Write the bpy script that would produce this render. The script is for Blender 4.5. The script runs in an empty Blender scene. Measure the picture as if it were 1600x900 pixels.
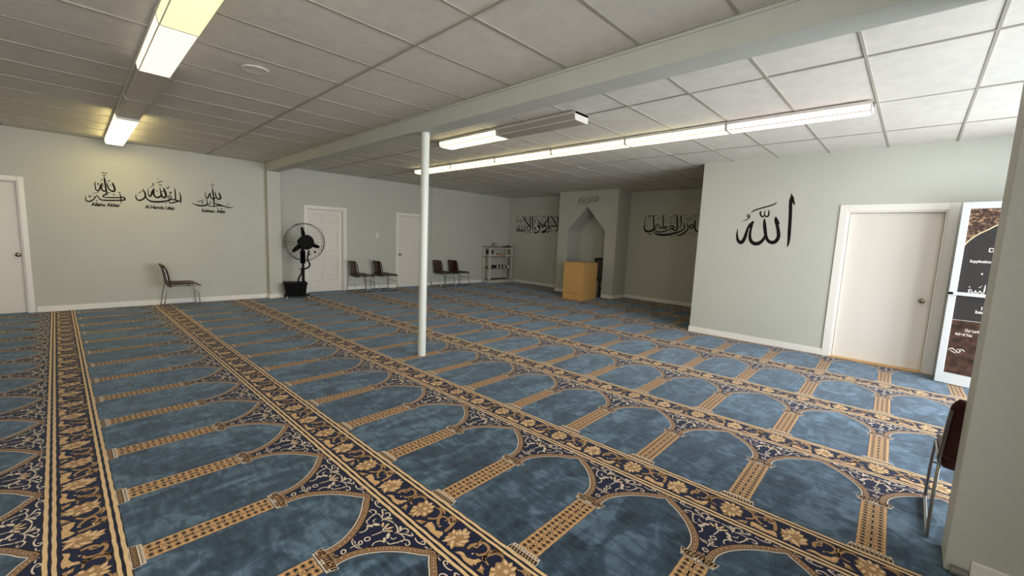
import bpy, bmesh, math, random
import numpy as np
from math import sin, cos, pi, radians
from mathutils import Vector, Matrix, geometry

random.seed(7)
rng = np.random.default_rng(7)
SC = bpy.context.scene
COL = SC.collection

# ------------------------------------------------------------------ camera
cam_d = bpy.data.cameras.new('camera')
cam = bpy.data.objects.new('camera', cam_d)
COL.objects.link(cam)
cam_d.sensor_width = 36.0
cam_d.lens = 36.0 * 649.44 / 1600.0
cam_d.clip_start = 0.05
rt, dn, fw = Vector((.6966, -.7163, .0422)), Vector((-.0552, -.1122, -.9922)), Vector((.7154, .6888, -.1177))
cam.matrix_world = Matrix(((rt.x, -dn.x, -fw.x, 0), (rt.y, -dn.y, -fw.y, 0), (rt.z, -dn.z, -fw.z, 1.46), (0, 0, 0, 1)))
SC.camera = cam

# ------------------------------------------------------------------ view, world, daylight
SC.view_settings.view_transform = 'Standard'
SC.view_settings.look = 'None'
SC.view_settings.exposure = 0.45
SC.view_settings.gamma = 1.0
SC.view_settings.use_curve_mapping = False
wd = bpy.data.worlds.new('sky')
SC.world = wd
wd.use_nodes = True
wd.node_tree.nodes['Background'].inputs[0].default_value = (.78, .88, 1, 1)
wd.node_tree.nodes['Background'].inputs[1].default_value = 2.0
SC.cycles.max_bounces = 10
SC.cycles.diffuse_bounces = 6


def area(name, loc, rot, sx, sy, power, color):
    d = bpy.data.lights.new(name, 'AREA')
    d.shape = 'RECTANGLE'
    d.size, d.size_y, d.energy, d.color = sx, sy, power, color
    o = bpy.data.objects.new(name, d)
    COL.objects.link(o)
    o.location, o.rotation_euler = loc, rot
    return o


# daylight coming in through the shop windows behind the camera (light plane just outside the panes)
area('daylight_right_bay', (4.7, -3.4, 1.25), (radians(90), 0, 0), 6.0, 3.0, 390, (.95, .985, 1.0))
area('daylight_left_bay', (-.6, -2.6, 1.5), (radians(90), 0, 0), 3.4, 2.2, 210, (1.0, .98, .93))


# ------------------------------------------------------------------ helpers
def srgb(r, g, b):
    f = lambda c: (c / 255 / 12.92) if c / 255 <= .04045 else ((c / 255 + .055) / 1.055) ** 2.4
    return (f(r), f(g), f(b), 1)


def mat(name, rgb, rough=.6, metal=0, bump=0, bscale=200, var=0, vscale=3, sheen=0, spec=.5, emit=None):
    m = bpy.data.materials.new(name)
    m.use_nodes = True
    nt = m.node_tree
    b = nt.nodes['Principled BSDF']
    b.inputs['Base Color'].default_value = srgb(*rgb)
    b.inputs['Roughness'].default_value = rough
    b.inputs['Metallic'].default_value = metal
    b.inputs['Specular IOR Level'].default_value = spec
    if sheen:
        b.inputs['Sheen Weight'].default_value = sheen
        b.inputs['Sheen Roughness'].default_value = .4
    tc = nt.nodes.new('ShaderNodeTexCoord')
    if var:
        n = nt.nodes.new('ShaderNodeTexNoise')
        n.inputs['Scale'].default_value = vscale
        n.inputs['Detail'].default_value = 5
        nt.links.new(tc.outputs['Object'], n.inputs['Vector'])
        r = nt.nodes.new('ShaderNodeValToRGB')
        c = srgb(*rgb)
        r.color_ramp.elements[0].color = tuple(max(0, x * (1 - var)) for x in c[:3]) + (1,)
        r.color_ramp.elements[1].color = tuple(min(1, x * (1 + var)) for x in c[:3]) + (1,)
        r.color_ramp.elements[0].position, r.color_ramp.elements[1].position = .3, .7
        nt.links.new(n.outputs['Fac'], r.inputs['Fac'])
        nt.links.new(r.outputs['Color'], b.inputs['Base Color'])
    if bump:
        n = nt.nodes.new('ShaderNodeTexNoise')
        n.inputs['Scale'].default_value = bscale
        n.inputs['Detail'].default_value = 3
        nt.links.new(tc.outputs['Object'], n.inputs['Vector'])
        bp = nt.nodes.new('ShaderNodeBump')
        bp.inputs['Strength'].default_value = bump
        bp.inputs['Distance'].default_value = .004
        nt.links.new(n.outputs['Fac'], bp.inputs['Height'])
        nt.links.new(bp.outputs['Normal'], b.inputs['Normal'])
    if emit:
        b.inputs['Emission Color'].default_value = emit[0] + (1,)
        b.inputs['Emission Strength'].default_value = emit[1]
    return m


def tag(o, label=None, cat=None, group=None, kind=None):
    for k, v in (('label', label), ('category', cat), ('group', group), ('kind', kind)):
        if v:
            o[k] = v
    return o


def thing(name, label, cat, loc=(0, 0, 0), rz=0, group=None):
    o = bpy.data.objects.new(name, None)
    o.empty_display_size = .1
    COL.objects.link(o)
    o.location, o.rotation_euler = loc, (0, 0, rz)
    return tag(o, label, cat, group)


def dup(root, loc=None, rz=None, label=None):
    r = root.copy()
    COL.objects.link(r)
    if loc is not None:
        r.location = loc
    if rz is not None:
        r.rotation_euler = (0, 0, rz)
    if label:
        r['label'] = label
    for ch in list(root.children):
        c = ch.copy()
        COL.objects.link(c)
        c.parent = r
        for g in list(ch.children):
            d = g.copy()
            COL.objects.link(d)
            d.parent = c
    return r


class MB:
    def __init__(s):
        s.v, s.f, s.m = [], [], []

    def add(s, vs, fs, mi=0):
        b = len(s.v)
        s.v += [tuple(v) for v in vs]
        s.f += [tuple(i + b for i in f) for f in fs]
        s.m += [mi] * len(fs)
        return s

    def box(s, x0, x1, y0, y1, z0, z1, mi=0, M=None):
        vs = [(x, y, z) for z in (z0, z1) for x, y in ((x0, y0), (x1, y0), (x1, y1), (x0, y1))]
        if M is not None:
            vs = [M @ Vector(v) for v in vs]
        return s.add(vs, [(3, 2, 1, 0), (4, 5, 6, 7), (0, 1, 5, 4), (1, 2, 6, 5), (2, 3, 7, 6), (3, 0, 4, 7)], mi)

    def tube(s, pts, r, n=10, closed=False, mi=0):
        P = [Vector(p) for p in pts]
        N = len(P)
        T = []
        for i in range(N):
            a = P[(i - 1) % N] if (closed or i) else P[0]
            b = P[(i + 1) % N] if (closed or i < N - 1) else P[-1]
            T.append((b - a).normalized())
        u = T[0].orthogonal().normalized()
        vs, fs = [], []
        for i in range(N):
            u = (u - T[i] * u.dot(T[i])).normalized()
            w = T[i].cross(u)
            rr = r[i] if isinstance(r, (list, tuple)) else r
            vs += [P[i] + (u * cos(2 * pi * k / n) + w * sin(2 * pi * k / n)) * rr for k in range(n)]
        for i in range(N if closed else N - 1):
            j = (i + 1) % N
            fs += [(i * n + k, i * n + (k + 1) % n, j * n + (k + 1) % n, j * n + k) for k in range(n)]
        if not closed:
            fs += [tuple(range(n - 1, -1, -1)), tuple((N - 1) * n + k for k in range(n))]
        return s.add(vs, fs, mi)

    def lathe(s, prof, n=24, M=None, mi=0):
        vs, fs = [], []
        for r, z in prof:
            vs += [Vector((r * cos(2 * pi * k / n), r * sin(2 * pi * k / n), z)) for k in range(n)]
        for i in range(len(prof) - 1):
            fs += [(i * n + k, i * n + (k + 1) % n, (i + 1) * n + (k + 1) % n, (i + 1) * n + k) for k in range(n)]
        fs += [tuple(range(n - 1, -1, -1)), tuple((len(prof) - 1) * n + k for k in range(n))]
        if M is not None:
            vs = [M @ v for v in vs]
        return s.add(vs, fs, mi)

    def prism(s, poly, z0, z1, M=None, mi=0):
        n = len(poly)
        vs = [Vector((x, y, z0)) for x, y in poly] + [Vector((x, y, z1)) for x, y in poly]
        tri = geometry.tessellate_polygon([[Vector((x, y, 0)) for x, y in poly]])
        fs = [t for t in tri] + [tuple(i + n for i in reversed(t)) for t in tri]
        fs += [(i, (i + 1) % n, n + (i + 1) % n, n + i) for i in range(n)]
        if M is not None:
            vs = [M @ v for v in vs]
        return s.add(vs, fs, mi)

    def build(s, name, mats, parent=None, smooth=None, bevel=0, solid=0):
        me = bpy.data.meshes.new(name)
        me.from_pydata(s.v, [], s.f)
        for m in (mats if isinstance(mats, (list, tuple)) else [mats]):
            me.materials.append(m)
        me.polygons.foreach_set('material_index', s.m)
        bm = bmesh.new()
        bm.from_mesh(me)
        bmesh.ops.recalc_face_normals(bm, faces=bm.faces)
        bm.to_mesh(me)
        bm.free()
        if smooth is not None:
            me.shade_smooth()
            me.set_sharp_from_angle(angle=radians(smooth))
        o = bpy.data.objects.new(name, me)
        COL.objects.link(o)
        if parent:
            o.parent = parent
        if solid:
            md = o.modifiers.new('thickness', 'SOLIDIFY')
            md.thickness, md.offset = solid, 0
        if bevel:
            md = o.modifiers.new('bevel', 'BEVEL')
            md.width, md.segments, md.limit_method = bevel, 2, 'ANGLE'
        return o


def smooth_pts(pts, k=5, closed=False):
    P = [np.array(p, float) for p in pts]
    if len(P) < 3:
        return [P[0] + (P[-1] - P[0]) * t for t in np.linspace(0, 1, 3)]
    out = []
    n = len(P)
    for i in range(n - 1):
        a, b, c, d = P[max(i - 1, 0)], P[i], P[i + 1], P[min(i + 2, n - 1)]
        for t in np.arange(k) / k:
            out.append(.5 * (2 * b + (c - a) * t + (2 * a - 5 * b + 4 * c - d) * t * t + (3 * b - a - 3 * c + d) * t ** 3))
    out.append(P[-1])
    return out


def ribbon(pts, k=5):
    """left and right outline of a brush stroke given as (x, y, width)"""
    S = smooth_pts(pts, k)
    L, Rr = [], []
    for i, q in enumerate(S):
        t = S[min(i + 1, len(S) - 1)][:2] - S[max(i - 1, 0)][:2]
        l = np.hypot(*t) or 1
        nrm = np.array([-t[1], t[0]]) / l
        h = max(q[2], .0004) / 2
        L.append(q[:2] + nrm * h)
        Rr.append(q[:2] - nrm * h)
    return L, Rr


def lettering(name, strokes, place, d0, d1, m, parent=None, fat=1.0):
    """brush strokes cut from thin vinyl: place(u, z, d) puts a point on its wall"""
    B = MB()
    for si, st in enumerate(strokes):
        d1 += .00004
        L, Rr = ribbon([(q[0], q[1], q[2] * fat) for q in st])
        n = len(L)
        vs = [place(*p, d1) for p in L] + [place(*p, d1) for p in Rr] + [place(*p, d0) for p in L] + [place(*p, d0) for p in Rr]
        fs = []
        for i in range(n - 1):
            fs += [(i, i + 1, n + i + 1, n + i), (2 * n + i, 2 * n + i + 1, i + 1, i),
                   (n + i, n + i + 1, 3 * n + i + 1, 3 * n + i)]
        fs += [(0, n, 3 * n, 2 * n), (n - 1, 2 * n - 1, 4 * n - 1, 3 * n - 1)]
        B.add(vs, fs)
    return B.build(name, m, parent)


def text_mesh(name, body, size, M, m, parent=None, width=None, ext=.0006, shear=0, bold=0):
    cu = bpy.data.curves.new(name, 'FONT')
    cu.body, cu.size, cu.extrude, cu.shear, cu.offset = body, size, ext, shear, bold
    o = bpy.data.objects.new(name, cu)
    COL.objects.link(o)
    me = bpy.data.meshes.new_from_object(o.evaluated_get(bpy.context.evaluated_depsgraph_get()))
    bpy.data.objects.remove(o)
    co = np.zeros(len(me.vertices) * 3)
    me.vertices.foreach_get('co', co)
    co = co.reshape(-1, 3)
    if width:
        co[:, 0] *= width / (co[:, 0].max() - co[:, 0].min())
    me.vertices.foreach_set('co', co.ravel())
    me.transform(M)
    me.materials.clear()
    me.materials.append(m)
    me.name = name
    ob = bpy.data.objects.new(name, me)
    COL.objects.link(ob)
    if parent:
        ob.parent = parent
    return ob


# ------------------------------------------------------------------ materials
WALL = mat('sage_wall_paint', (191, 191, 181), .55, bump=.06, bscale=90, var=.02, vscale=1.5)
BEAMP = mat('sage_beam_paint', (194, 196, 188), .6, bump=.12, bscale=25, var=.03, vscale=4)
WHITE = mat('white_gloss_paint', (236, 231, 224), .35, bump=.04, bscale=60)
DOORW = mat('white_door_paint', (226, 219, 209), .4, bump=.04, bscale=40)
POLEP = mat('pole_paint', (212, 214, 206), .4, bump=.05, bscale=40)
TILE = mat('mineral_fibre_tile', (220, 216, 208), .9, bump=.5, bscale=420, var=.05, vscale=9, spec=.2)
TEE = mat('tee_bar_enamel', (166, 161, 150), .5, spec=.3)
METAL = mat('brushed_nickel', (150, 140, 120), .28, metal=1)
CHROME = mat('chair_chrome', (150, 148, 144), .25, metal=1)
BLACKM = mat('black_metal', (9, 9, 10), .5, spec=.12)
BLACKP = mat('black_plastic', (10, 10, 11), .6, spec=.12)
BURG = mat('burgundy_plastic', (64, 21, 20), .4, bump=.03, bscale=300)
MAPLE = mat('maple_laminate', (205, 160, 98), .4, var=.07, vscale=7)
MAPLED = mat('dark_joint', (92, 62, 30), .7)
DARKW = mat('dark_walnut', (46, 24, 20), .35, var=.2, vscale=12)
VINYL = mat('black_vinyl', (20, 18, 18), .7, spec=.15)
CAPV = mat('dark_brown_vinyl', (30, 23, 18), .7, spec=.15)
SHELFP = mat('taupe_plastic', (196, 190, 178), .5)
ALU = mat('white_aluminium', (228, 231, 232), .3)
LENSOFF = mat('prismatic_lens_unlit', (176, 168, 158), .35, bump=.2, bscale=160)
LIGHTW = mat('fixture_white_enamel', (216, 212, 204), .35)


def lit(name, rgb, st):
    return mat(name, (235, 232, 225), .4, emit=(rgb, st))


LENSY = lit('lens_lit_yellow', (1.0, .81, .34), 7.5)
LENSW = lit('lens_lit_warm', (1.0, .85, .42), 3.4)
LENSP = lit('lens_lit_pink', (1.0, .79, .61), .92)
LENSPP = lit('lens_lit_rose', (1.0, .58, .52), 2.4)
LENSD = lit('lens_dim_yellow', (1.0, .88, .42), .74)

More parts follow.
